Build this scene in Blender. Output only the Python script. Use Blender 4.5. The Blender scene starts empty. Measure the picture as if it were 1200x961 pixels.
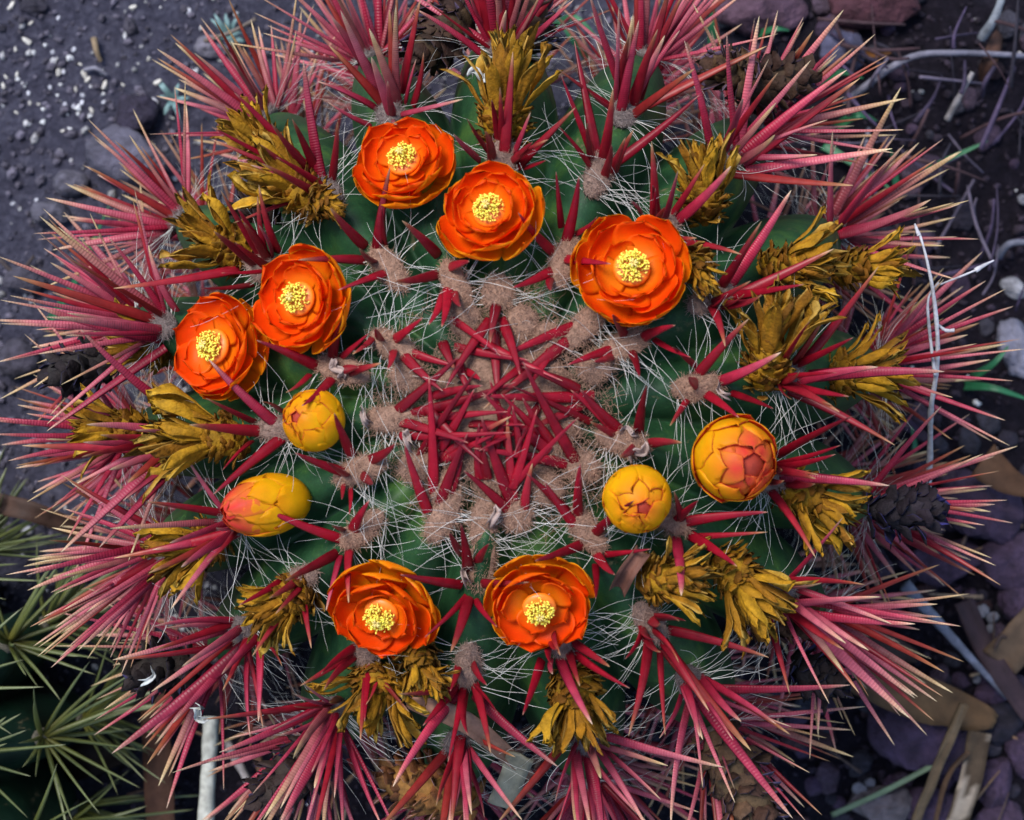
import bpy, math, random
import numpy as np
from mathutils import Vector, Matrix, noise

random.seed(7)
RNG = np.random.default_rng(7)
PI = math.pi
scene = bpy.context.scene
COL = scene.collection

# ------------------------------------------------------------------ camera, sky, sun, exposure
APEX_Z = 0.29                      # top of the barrel cactus, metres
CAM_D = 0.80                       # camera height above the cactus top
CAM_X, CAM_Y = 0.00333, 0.0
CAM_Z = APEX_Z + CAM_D
FPX = 2400.0                       # focal length in photo pixels (1200 wide)
cam_data = bpy.data.cameras.new('camera')
cam = bpy.data.objects.new('camera', cam_data)
COL.objects.link(cam)
cam.location = (CAM_X, CAM_Y, CAM_Z)
cam.rotation_euler = (0, 0, 0)
cam_data.sensor_width = 36.0
cam_data.lens = 72.0
cam_data.clip_start = 0.02
cam_data.clip_end = 60.0
cam_data.dof.use_dof = True
cam_data.dof.focus_distance = 0.85
cam_data.dof.aperture_fstop = 11.0
scene.camera = cam

SUN_EL, SUN_AZ = math.radians(58), math.radians(130)   # azimuth measured from +X, counter-clockwise
world = bpy.data.worlds.new('World')
scene.world = world
world.use_nodes = True
wn = world.node_tree
for n in list(wn.nodes):
    wn.nodes.remove(n)
w_out = wn.nodes.new('ShaderNodeOutputWorld')
w_bg = wn.nodes.new('ShaderNodeBackground')
w_sky = wn.nodes.new('ShaderNodeTexSky')
w_sky.sky_type = 'NISHITA'
w_sky.sun_disc = False
w_sky.sun_elevation = SUN_EL
w_sky.sun_rotation = PI / 2 - SUN_AZ
w_bg.inputs['Strength'].default_value = 0.09
wn.links.new(w_sky.outputs[0], w_bg.inputs['Color'])
wn.links.new(w_bg.outputs[0], w_out.inputs['Surface'])

sun_data = bpy.data.lights.new('sun', 'SUN')
sun_data.energy = 1.5
sun_data.angle = math.radians(22)
sun_data.color = (1.0, 0.96, 0.92)
sun = bpy.data.objects.new('sun', sun_data)
COL.objects.link(sun)
sdir = Vector((math.cos(SUN_EL) * math.cos(SUN_AZ), math.cos(SUN_EL) * math.sin(SUN_AZ), math.sin(SUN_EL)))
sun.rotation_euler = sdir.to_track_quat('Z', 'Y').to_euler()
sun.location = (0, 0, 3)

vs = scene.view_settings
vs.view_transform = 'Standard'
vs.look = 'None'
vs.exposure = 1.55
vs.gamma = 1.0
vs.use_curve_mapping = False

# ------------------------------------------------------------------ helpers
def unproject(px, py, z):
    """photo pixel -> world point at height z"""
    d = CAM_Z - z
    return np.array((CAM_X + (px - 600.0) * d / FPX, CAM_Y - (py - 480.5) * d / FPX, z))

def nrm(v):
    v = np.asarray(v, float)
    return v / (np.linalg.norm(v) + 1e-12)

def snoise(p, scale=1.0, seed=0.0):
    return noise.noise(Vector((p[0] * scale + seed, p[1] * scale - seed * 1.7, p[2] * scale + seed * 0.6)))

class MB:
    """collects geometry for one mesh, with a colour per vertex and a value along"""
    def __init__(self):
        self.v, self.f, self.c, self.a = [], [], [], []
        self.n = 0
    def add(self, v, f, c=None, a=None):
        v = np.asarray(v, float).reshape(-1, 3)
        self.v.append(v)
        for q in f:
            self.f.append(tuple(i + self.n for i in q))
        if c is None:
            c = np.ones((len(v), 3))
        c = np.asarray(c, float)
        if c.ndim == 1:
            c = np.tile(c, (len(v), 1))
        self.c.append(c[:, :3])
        self.a.append(np.zeros(len(v)) if a is None else np.asarray(a, float))
        self.n += len(v)
    def mesh(self, name, mat=None, smooth=True):
        me = bpy.data.meshes.new(name)
        V = np.concatenate(self.v) if self.v else np.zeros((0, 3))
        me.from_pydata(V.tolist(), [], self.f)
        ca = me.attributes.new('col', 'FLOAT_COLOR', 'POINT')
        C = np.ones((len(V), 4)); C[:, :3] = np.concatenate(self.c)
        ca.data.foreach_set('color', C.ravel().astype(np.float32))
        al = me.attributes.new('along', 'FLOAT', 'POINT')
        al.data.foreach_set('value', np.concatenate(self.a).astype(np.float32))
        if smooth:
            me.polygons.foreach_set('use_smooth', np.ones(len(me.polygons), dtype=bool))
        if mat:
            me.materials.append(mat)
        me.update()
        return me

def quad_mesh(name, V, Q, C, A, mat):
    """big mesh of quads straight from arrays"""
    me = bpy.data.meshes.new(name)
    V = np.ascontiguousarray(V, dtype=np.float32); Q = np.ascontiguousarray(Q, dtype=np.int32)
    me.vertices.add(len(V)); me.vertices.foreach_set('co', V.ravel())
    me.loops.add(Q.size); me.loops.foreach_set('vertex_index', Q.ravel())
    me.polygons.add(len(Q))
    me.polygons.foreach_set('loop_start', np.arange(0, Q.size, 4, dtype=np.int32))
    me.polygons.foreach_set('use_smooth', np.ones(len(Q), dtype=bool))
    ca = me.attributes.new('col', 'FLOAT_COLOR', 'POINT')
    C4 = np.ones((len(V), 4), dtype=np.float32); C4[:, :3] = C
    ca.data.foreach_set('color', C4.ravel())
    al = me.attributes.new('along', 'FLOAT', 'POINT')
    al.data.foreach_set('value', np.ascontiguousarray(A, dtype=np.float32))
    me.materials.append(mat)
    me.update(calc_edges=True)
    me.validate()
    return me

class Strands:
    """many thin hairs, grown together"""
    def __init__(self): self.rows = []
    def add(self, p, d, L, rad, col, grav=(0, 0, 0)): self.rows.append((*p, *d, L, rad, *col, *grav))
    def mesh(self, name, mat, curl, segs):
        R = np.array(self.rows); n = len(R)
        P = R[:, 0:3]; D = R[:, 3:6] / np.linalg.norm(R[:, 3:6], axis=1, keepdims=True)
        L = R[:, 6:7]; rad = R[:, 7]; G = R[:, 11:14]
        ax = RNG.normal(size=(n, 3)); ax /= np.linalg.norm(ax, axis=1, keepdims=True)
        pts = [P]; dirs = [D]
        for k in range(segs):
            D = D + np.cross(ax, D) * curl * RNG.uniform(0.3, 1.0, (n, 1)) + RNG.normal(size=(n, 3)) * curl * 0.35 + G
            D = D / np.linalg.norm(D, axis=1, keepdims=True)
            pts.append(pts[-1] + D * L / segs); dirs.append(D)
        rings = []
        for k in range(segs + 1):
            X = np.cross(dirs[k], ax); X /= np.linalg.norm(X, axis=1, keepdims=True) + 1e-9
            Y = np.cross(dirs[k], X)
            r = (rad * (1 - 0.6 * k / segs))[:, None]
            rings.append(np.stack([pts[k] + r * (X * math.cos(a) + Y * math.sin(a)) for a in (0, 2 * PI / 3, 4 * PI / 3)], axis=1))
        V = np.stack(rings, axis=1)             # n, segs+1, 3, 3
        base = (np.arange(n) * (segs + 1) * 3)[:, None]
        q = np.array([(j * 3 + k, j * 3 + (k + 1) % 3, (j + 1) * 3 + (k + 1) % 3, (j + 1) * 3 + k) for j in range(segs) for k in range(3)])
        Q = (base[:, :, None] + q[None]).reshape(-1, 4)
        C = np.repeat(R[:, 8:11], (segs + 1) * 3, axis=0)
        return quad_mesh(name, V.reshape(-1, 3), Q, C, np.zeros(len(C)), mat)

def link(name, data, parent=None, matrix=None):
    o = bpy.data.objects.new(name, data)
    COL.objects.link(o)
    if parent is not None:
        o.parent = parent
    if matrix is not None:
        o.matrix_local = matrix
    return o

def tag(o, label=None, cat=None, group=None, kind=None):
    if label: o['label'] = label
    if cat: o['category'] = cat
    if group: o['group'] = group
    if kind: o['kind'] = kind
    return o

def frame_mat(origin, x, y, z):
    m = Matrix.Identity(4)
    for i in range(3):
        m[i][0], m[i][1], m[i][2], m[i][3] = x[i], y[i], z[i], origin[i]
    return m

def axis_frame(d, up):
    """z along d, x as close to up as possible"""
    d = nrm(d)
    x = np.asarray(up, float) - d * np.dot(up, d)
    if np.linalg.norm(x) < 1e-6:
        x = np.cross(d, (1, 0, 0.3))
    x = nrm(x)
    y = np.cross(d, x)
    return x, y, d

def tube(pts, radii, sides=6, flat=1.0, up=(0, 0, 1), cap=True):
    """tube along a polyline; flat < 1 squashes it along up"""
    pts = np.asarray(pts, float); n = len(pts)
    radii = np.broadcast_to(np.asarray(radii, float), (n,))
    V, F = [], []
    up = np.asarray(up, float)
    for i in range(n):
        d = pts[min(i + 1, n - 1)] - pts[max(i - 1, 0)]
        x, y, d = axis_frame(d, up)
        for k in range(sides):
            a = 2 * PI * k / sides
            V.append(pts[i] + radii[i] * (x * math.cos(a) * flat + y * math.sin(a)))
    for i in range(n - 1):
        for k in range(sides):
            k2 = (k + 1) % sides
            F.append((i * sides + k, i * sides + k2, (i + 1) * sides + k2, (i + 1) * sides + k))
    if cap:
        F.append(tuple(range(sides - 1, -1, -1)))
        F.append(tuple((n - 1) * sides + k for k in range(sides)))
    return np.array(V), F

def sheet(P_top, P_bot, nu, nv):
    """closed thin solid from two nu x nv point grids"""
    V = np.concatenate([P_top.reshape(-1, 3), P_bot.reshape(-1, 3)])
    off = nu * nv
    F = []
    idx = lambda i, j: i * nv + j
    for i in range(nu - 1):
        for j in range(nv - 1):
            F.append((idx(i, j), idx(i + 1, j), idx(i + 1, j + 1), idx(i, j + 1)))
            F.append((off + idx(i, j), off + idx(i, j + 1), off + idx(i + 1, j + 1), off + idx(i + 1, j)))
    rim = [idx(i, 0) for i in range(nu)] + [idx(nu - 1, j) for j in range(1, nv)] + \
          [idx(i, nv - 1) for i in range(nu - 2, -1, -1)] + [idx(0, j) for j in range(nv - 2, 0, -1)]
    for k in range(len(rim)):
        a, b = rim[k], rim[(k + 1) % len(rim)]
        F.append((a, off + a, off + b, b))
    return V, F

def uv_sphere(nu, nv):
    V, F = [], []
    for i in range(nv + 1):
        t = PI * i / nv
        for k in range(nu):
            a = 2 * PI * k / nu
            V.append((math.sin(t) * math.cos(a), math.sin(t) * math.sin(a), math.cos(t)))
    for i in range(nv):
        for k in range(nu):
            k2 = (k + 1) % nu
            F.append((i * nu + k, (i + 1) * nu + k, (i + 1) * nu + k2, i * nu + k2))
    return np.array(V), F

# ------------------------------------------------------------------ materials
def material(name):
    m = bpy.data.materials.new(name)
    m.use_nodes = True
    nt = m.node_tree
    b = nt.nodes['Principled BSDF']
    return m, nt, b

def N(nt, kind, **kw):
    n = nt.nodes.new(kind)
    for k, v in kw.items():
        if k in n.inputs: n.inputs[k].default_value = v
        else: setattr(n, k, v)
    return n

def mix_rgb(nt, fac, a, b, blend='MIX'):
    m = nt.nodes.new('ShaderNodeMix'); m.data_type = 'RGBA'; m.blend_type = blend
    for sock, val in ((m.inputs[0], fac), (m.inputs[6], a), (m.inputs[7], b)):
        if isinstance(val, (int, float)): sock.default_value = val
        elif isinstance(val, tuple): sock.default_value = (*val, 1) if len(val) == 3 else val
        else: nt.links.new(val, sock)
    return m.outputs[2]

def ramp(nt, fac, stops):
    r = nt.nodes.new('ShaderNodeValToRGB')
    els = r.color_ramp.elements
    while len(els) < len(stops): els.new(0.5)
    for e, (p, c) in zip(els, stops):
        e.position = p; e.color = (*c, 1) if len(c) == 3 else c
    nt.links.new(fac, r.inputs[0])
    return r.outputs[0]

def noise_tex(nt, scale, detail=4, rough=0.55, coord=None, dist=0.0):
    n = N(nt, 'ShaderNodeTexNoise', Scale=scale, Detail=detail, Roughness=rough, Distortion=dist)
    if coord is not None: nt.links.new(coord, n.inputs['Vector'])
    return n

def coords(nt, kind='Object'):
    return nt.nodes.new('ShaderNodeTexCoord').outputs[kind]

def geo_pos(nt):
    return nt.nodes.new('ShaderNodeNewGeometry').outputs['Position']

def attr(nt, name, out='Color'):
    a = nt.nodes.new('ShaderNodeAttribute'); a.attribute_name = name
    return a.outputs[out]

def bump(nt, b, height, strength=0.3, dist=0.001):
    n = N(nt, 'ShaderNodeBump', Strength=strength, Distance=dist)
    nt.links.new(height, n.inputs['Height'])
    nt.links.new(n.outputs[0], b.inputs['Normal'])
    return n

def vary(nt, col, amount=0.35, scale=120.0, coord=None):
    """multiply a colour by a soft noise"""
    t = noise_tex(nt, scale, 5, 0.6, coord)
    g = ramp(nt, t.outputs[0], [(0.25, (1 - amount,) * 3), (0.75, (1 + amount * 0.6,) * 3)])
    return mix_rgb(nt, 1.0, col, g, 'MULTIPLY')

def attr_material(name, rough=0.5, var=0.3, scale=150.0, bstr=0.25, bdist=0.0006, spec=0.5, translucent=0.0):
    """colour from the mesh's own 'col' attribute, broken up by noise"""
    m, nt, b = material(name)
    p = geo_pos(nt)
    c = vary(nt, attr(nt, 'col'), var, scale, p)
    nt.links.new(c, b.inputs['Base Color'])
    b.inputs['Roughness'].default_value = rough
    b.inputs['Specular IOR Level'].default_value = spec
    t = noise_tex(nt, scale * 3, 4, 0.6, p)
    bump(nt, b, t.outputs[0], bstr, bdist)
    if translucent:
        tr = N(nt, 'ShaderNodeBsdfTranslucent')
        nt.links.new(c, tr.inputs['Color'])
        mx = N(nt, 'ShaderNodeMixShader'); mx.inputs[0].default_value = translucent
        nt.links.new(b.outputs[0], mx.inputs[1]); nt.links.new(tr.outputs[0], mx.inputs[2])
        nt.links.new(mx.outputs[0], nt.nodes['Material Output'].inputs['Surface'])
    return m

def make_stem_material(name, c1, c2, c3):
    m, nt, b = material(name)
    p = geo_pos(nt)
    t = noise_tex(nt, 34, 6, 0.65, p)
    col = ramp(nt, t.outputs[0], [(0.32, c1), (0.50, c2), (0.68, c3)])
    f = noise_tex(nt, 420, 3, 0.6, p)
    sp = ramp(nt, f.outputs[0], [(0.60, (1, 1, 1)), (0.74, (1.5, 1.6, 1.5))])
    col = mix_rgb(nt, 1.0, col, sp, 'MULTIPLY')
    vo = N(nt, 'ShaderNodeTexVoronoi', Scale=700.0); nt.links.new(p, vo.inputs['Vector'])
    po = ramp(nt, vo.outputs['Distance'], [(0.12, (1.35, 1.4, 1.3)), (0.30, (1, 1, 1))])
    col = mix_rgb(nt, 1.0, col, po, 'MULTIPLY')
    # corky scars
    s = noise_tex(nt, 60, 6, 0.7, p, 0.6)
    sm = ramp(nt, s.outputs[0], [(0.63, (0, 0, 0)), (0.72, (1, 1, 1))])
    col = mix_rgb(nt, sm, col, (0.16, 0.13, 0.07))
    nt.links.new(col, b.inputs['Base Color'])
    b.inputs['Roughness'].default_value = 0.5
    b.inputs['Specular IOR Level'].default_value = 0.22
    h = noise_tex(nt, 260, 5, 0.6, p)
    bump(nt, b, h.outputs[0], 0.35, 0.0008)
    return m

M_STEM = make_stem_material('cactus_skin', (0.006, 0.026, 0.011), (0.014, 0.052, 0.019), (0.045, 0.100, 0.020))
M_STEM_SHADED = make_stem_material('shaded_cactus_skin', (0.002, 0.010, 0.006), (0.004, 0.018, 0.010), (0.008, 0.028, 0.013))  # neighbour's green, with deep shade put into the skin colour

def spine_material(name):
    m, nt, b = material(name)
    p = geo_pos(nt)
    al = attr(nt, 'along', 'Fac')
    # growth rings across the spine
    mu = N(nt, 'ShaderNodeMath', operation='MULTIPLY'); mu.inputs[1].default_value = 6.2832
    nt.links.new(al, mu.inputs[0])
    si = N(nt, 'ShaderNodeMath', operation='SINE'); nt.links.new(mu.outputs[0], si.inputs[0])
    c = vary(nt, attr(nt, 'col'), 0.34, 190, p)
    d = noise_tex(nt, 900, 3, 0.7, p)
    c = mix_rgb(nt, ramp(nt, d.outputs[0], [(0.60, (0, 0, 0)), (0.78, (0.12, 0.12, 0.12))]), c, (0.42, 0.22, 0.20))
    r = ramp(nt, si.outputs[0], [(0.0, (0.90, 0.80, 0.84)), (0.8, (1.06, 1.08, 1.08))])
    c = mix_rgb(nt, 0.75, c, mix_rgb(nt, 1.0, c, r, 'MULTIPLY'))
    oi = nt.nodes.new('ShaderNodeObjectInfo')           # brightness differs at random from spine to spine
    rand_tone = ramp(nt, oi.outputs['Random'], [(0.0, (0.62, 0.55, 0.60)), (0.5, (1.0, 1.0, 1.0)), (1.0, (1.25, 1.3, 1.2))])
    c = mix_rgb(nt, 1.0, c, rand_tone, 'MULTIPLY')
    nt.links.new(c, b.inputs['Base Color'])
    b.inputs['Roughness'].default_value = 0.36
    b.inputs['Specular IOR Level'].default_value = 0.20
    add = N(nt, 'ShaderNodeMath', operation='ADD')
    t = noise_tex(nt, 500, 3, 0.6, p)
    nt.links.new(si.outputs[0], add.inputs[0]); nt.links.new(t.outputs[0], add.inputs[1])
    bump(nt, b, add.outputs[0], 0.35, 0.00016)
    return m
M_SPINE = spine_material('ringed_spine')
M_YSPINE = attr_material('yellow_green_spine', 0.45, 0.2, 200)
M_PETAL = attr_material('fresh_petal', 0.42, 0.12, 160, 0.12, 0.0005, 0.15, 0.55)
M_DRYPETAL = attr_material('withered_petal', 0.7, 0.55, 240, 0.7, 0.0012, 0.18, 0.12)
M_STAMEN = attr_material('stamen', 0.45, 0.15, 600, 0.1, 0.0002)
M_WOOL = attr_material('areole_wool', 0.95, 0.45, 500, 0.9, 0.0015, 0.1)
M_FUZZ = attr_material('wool_strand', 0.9, 0.25, 300, 0.0, 0.0001, 0.15)
M_BRISTLE = attr_material('white_bristle', 0.5, 0.2, 200, 0.0, 0.0001, 0.4)
M_CONE = attr_material('dry_fruit', 0.75, 0.5, 260, 0.7, 0.001, 0.25)
M_PAPER = attr_material('papery_scrap', 0.6, 0.3, 300, 0.4, 0.0006, 0.3, 0.1)
M_LEAF = attr_material('dry_leaf', 0.7, 0.45, 90, 0.5, 0.001, 0.25)
M_TWIG = attr_material('weathered_twig', 0.75, 0.5, 220, 0.6, 0.001, 0.25)
M_GRASS = attr_material('grass_blade', 0.45, 0.25, 160, 0.2, 0.0005, 0.4, 0.15)
M_ROCK = attr_material('volcanic_rock', 0.85, 0.5, 90, 1.0, 0.003, 0.25)
M_PEBBLE = attr_material('pale_crumb', 0.8, 0.35, 200, 0.7, 0.001, 0.3)

# ------------------------------------------------------------------ ground
def ground_z(x, y):
    z = 0.010 * noise.noise(Vector((x * 4.0, y * 4.0, 0.3))) + 0.006 * noise.noise(Vector((x * 14, y * 14, 2.1)))
    z += 0.0025 * noise.noise(Vector((x * 60, y * 60, 5.1)))
    return z

def build_ground():
    dense = np.linspace(-0.45, 0.45, 181)
    far = np.array([0.6, 0.9, 1.5, 2.5, 4.0, 8.0, 20.0])
    g = np.concatenate([-far[::-1], dense, far])
    V = []
    for y in g:
        for x in g:
            V.append((x, y, ground_z(x, y)))
    n = len(g)
    F = [(j * n + i, j * n + i + 1, (j + 1) * n + i + 1, (j + 1) * n + i) for j in range(n - 1) for i in range(n - 1)]
    mb = MB(); mb.add(V, F, (0.1, 0.1, 0.1))
    m, nt, b = material('garden_soil')
    p = geo_pos(nt)
    big = noise_tex(nt, 7, 4, 0.6, p)
    fine = noise_tex(nt, 190, 8, 0.75, p)
    sand = ramp(nt, fine.outputs[0], [(0.28, (0.030, 0.029, 0.046)), (0.5, (0.082, 0.079, 0.118)), (0.72, (0.175, 0.17, 0.225))])
    dark = ramp(nt, fine.outputs[0], [(0.3, (0.004, 0.003, 0.006)), (0.55, (0.015, 0.011, 0.020)), (0.75, (0.04, 0.03, 0.042))])
    sep = N(nt, 'ShaderNodeSeparateXYZ'); nt.links.new(p, sep.inputs[0])
    # pale sandy patch to the upper left, dark volcanic litter elsewhere
    a1 = N(nt, 'ShaderNodeMath', operation='MULTIPLY_ADD'); a1.inputs[1].default_value = -1.6; a1.inputs[2].default_value = 0.28
    nt.links.new(sep.outputs[0], a1.inputs[0])
    a2 = N(nt, 'ShaderNodeMath', operation='MULTIPLY_ADD'); a2.inputs[1].default_value = 1.5
    nt.links.new(sep.outputs[1], a2.inputs[0]); nt.links.new(a1.outputs[0], a2.inputs[2])
    a3 = N(nt, 'ShaderNodeMath', operation='MULTIPLY_ADD'); a3.inputs[1].default_value = 0.7; a3.inputs[2].default_value = -0.35
    nt.links.new(big.outputs[0], a3.inputs[0])
    a4 = N(nt, 'ShaderNodeMath', operation='ADD'); nt.links.new(a2.outputs[0], a4.inputs[0]); nt.links.new(a3.outputs[0], a4.inputs[1])
    mask = ramp(nt, a4.outputs[0], [(0.25, (0, 0, 0)), (0.50, (1, 1, 1))])
    col = mix_rgb(nt, mask, dark, sand)
    nt.links.new(col, b.inputs['Base Color'])
    b.inputs['Roughness'].default_value = 0.95
    b.inputs['Specular IOR Level'].default_value = 0.15
    bump(nt, b, fine.outputs[0], 1.0, 0.010)
    o = link('ground', mb.mesh('ground', m))
    tag(o, kind='structure')
build_ground()

# ------------------------------------------------------------------ barrel cactus: body surface
RIBS = [90.4, 68, 48.6, 28.5, 6.8, -14.6, -33, -55.5, -76.3, -98, -119.6, -140, -157.2, -175.5, -194, -210.3, -231, -249]
RIBS = [math.radians(a) for a in RIBS]
APX, APY = 590.0, 480.0

class Body:
    def __init__(self, R, H, zc, ribs, n=2.3, depth=0.21, base=(0, 0), bottom=-0.03, taper=0.25):
        self.R, self.H, self.zc, self.n, self.depth, self.bottom, self.taper = R, H, zc, n, depth, bottom, taper
        self.ribs = sorted(ribs)
        self.base = np.array((base[0], base[1], 0.0))
        self.bumps = {i: [] for i in range(len(ribs))}
    def prof(self, s):
        if s <= 1:
            t = s * PI / 2
            return self.R * max(math.sin(t), 1e-9) ** (2 / self.n), self.zc + self.H * max(math.cos(t), 0) ** (2 / self.n)
        q = s - 1
        return self.R * (1 - self.taper * q * q), self.zc + (self.bottom - self.zc) * q
    def pn(self, s):
        """profile point and outward normal (r, z)"""
        a = self.prof(max(s - 0.004, 1e-4)); b = self.prof(s + 0.004)
        dr, dz = b[0] - a[0], b[1] - a[1]
        l = math.hypot(dr, dz) + 1e-12
        return self.prof(s), (-dz / l, dr / l)
    def crest(self, s, phi):
        (r, z), (nr, nz) = self.pn(s)
        c, sn = math.cos(phi), math.sin(phi)
        pos = self.base + np.array((r * c, r * sn, z))
        n = np.array((nr * c, nr * sn, nz))
        if nz < 0 and s < 1: n = -n
        if nr * 1 < 0 and s > 0.1: n = -n
        down = nrm(np.array((-n[2] * c, -n[2] * sn, math.hypot(n[0], n[1]))) * -1)   # along the rib away from the apex
        side = np.array((-sn, c, 0.0))
        return pos, n, down, side
    def s_for_px(self, rpx):
        lo, hi = 0.0, 1.0
        for _ in range(40):
            m = (lo + hi) / 2
            r, z = self.prof(m)
            if FPX * r / (CAM_Z - z) < rpx: lo = m
            else: hi = m
        return (lo + hi) / 2
    def mesh(self, name, mat, seg=18, ns=150, smax=2.0):
        m = len(self.ribs)
        V = []
        S = [0.02 + (smax - 0.02) * (k / (ns - 1)) ** 1.0 for k in range(ns)]
        ring = []
        for i in range(m):
            c = self.ribs[i]
            l = self.ribs[i - 1] - (2 * PI if i == 0 else 0)
            r = self.ribs[(i + 1) % m] + (2 * PI if i == m - 1 else 0)
            l, r = (l + c) / 2, (r + c) / 2
            for k in range(seg):
                u = k / seg * 2 - 1
                ring.append((c + (u * (c - l) if u < 0 else u * (r - c)), u, i))
        for s in S:
            (r0, z0), (nr, nz) = self.pn(s)
            if nr < 0: nr, nz = -nr, -nz
            dep = self.depth * r0 * min(1.0, 0.35 + s)
            for (phi, u, i) in ring:
                d = dep * abs(u) ** 2.0
                bmp = 0.0
                for sb in self.bumps[i]:
                    bmp += 0.0055 * math.exp(-((s - sb) / 0.075) ** 2)
                d -= bmp * (1 - abs(u) ** 1.5) - 0.0025
                rr = r0 - nr * d; zz = z0 - nz * d
                wob = 0.0012 * noise.noise(Vector((rr * math.cos(phi) * 30, rr * math.sin(phi) * 30, zz * 30)))
                rr += wob
                V.append((rr * math.cos(phi), rr * math.sin(phi), zz))
        R = len(ring)
        F = []
        for j in range(ns - 1):
            for k in range(R):
                k2 = (k + 1) % R
                F.append((j * R + k, (j + 1) * R + k, (j + 1) * R + k2, j * R + k2))
        F.append(tuple(range(R)))
        mb = MB(); mb.add(V, F)
        return mb.mesh(name, mat)

body = Body(0.168, 0.13, 0.16, RIBS)
RIB_ORDER = body.ribs

def nearest_rib(phi):
    best = min(range(len(RIB_ORDER)), key=lambda i: abs(math.atan2(math.sin(phi - RIB_ORDER[i]), math.cos(phi - RIB_ORDER[i]))))
    return best

def px_polar(px, py):
    return math.hypot(px - APX, py - APY), math.atan2(-(py - APY), px - APX)

def surf_at(px, py):
    r, phi = px_polar(px, py)
    s = body.s_for_px(min(r, 430))
    return body.crest(s, phi)

# ------------------------------------------------------------------ areoles: where they sit along the ribs (photo radius from the apex)
AREOLES = []        # dicts: rib, s, pos, n, down, side, px
AR_PX = [
 (583, 345), (588, 184), (587, 60), (610, 380), (650, 294), (702, 198), (737, 132), (690, 375), (776, 269), (861, 191),
 (738, 395), (840, 349), (975, 290), (695, 430), (826, 452), (921, 448), (1020, 440), (740, 519), (902, 554), (1010, 590),
 (680, 545), (790, 607), (911, 699), (640, 570), (690, 630), (762, 735), (803, 800), (605, 600), (650, 750), (683, 868),
 (548, 667), (547, 785), (545, 872), (500, 604), (455, 770), (390, 830), (490, 545), (414, 621), (350, 690), (300, 755),
 (414, 554), (270, 612), (205, 660), (450, 490), (322, 501), (205, 530), (393, 430), (191, 390), (455, 400), (308, 315),
 (200, 265), (450, 308), (380, 219), (300, 150), (520, 330), (461, 131), (412, 70), (545, 375), (565, 620), (640, 400),
 (480, 440), (655, 490), (520, 570), (575, 560), (560, 410), (620, 545), (500, 500), (640, 450)]
def add_areole(px, py):
    r, phi = px_polar(px, py)
    i = nearest_rib(phi)
    if r > 150: phi = RIB_ORDER[i]
    s = body.s_for_px(min(r, 429))
    if r > 429: s = 1.0
    if r > 130: body.bumps[i].append(s)
    pos, n, down, side = body.crest(s, phi)
    AREOLES.append(dict(rib=i, s=s, r=r, phi=phi, pos=pos, n=n, down=down, side=side, px=(px, py), spines=[]))
for p in AR_PX:
    add_areole(*p)
# areoles lower down the flanks
for i, phi in enumerate(RIB_ORDER):
    mx = max([a['s'] for a in AREOLES if a['rib'] == i] + [0.7])
    s = max(mx + 0.20, 0.92)
    while s < 1.75:
        ph = phi + random.uniform(-0.015, 0.015)
        pos, n, down, side = body.crest(s, ph)
        body.bumps[i].append(s)
        AREOLES.append(dict(rib=i, s=s, r=500, phi=ph, pos=pos, n=n, down=down, side=side, px=None, spines=[]))
        s += random.uniform(0.19, 0.24)

cactus = link('barrel_cactus', None)
tag(cactus, 'large ribbed barrel cactus with red spines, orange flowers and yellow buds', 'cactus')
stem = link('stem', body.mesh('stem', M_STEM), cactus)

# ---- wool pads
WOOL_IN = np.array((0.34, 0.205, 0.145)); WOOL_OUT = np.array((0.20, 0.16, 0.15))
def make_pad(k, wool):
    V, F = uv_sphere(14, 8)
    out = []
    for v in V:
        d = 1 + 0.22 * snoise(v, 2.2, k * 3.1)
        out.append(v * d)
    mb = MB(); mb.add(out, F, wool)
    return mb.mesh('areole', M_WOOL)
PADS = [[make_pad(k, c) for k in range(3)] for c in (WOOL_IN, (WOOL_IN + WOOL_OUT) / 2, WOOL_OUT)]
fuzz = Strands()
bristles = Strands()

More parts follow.
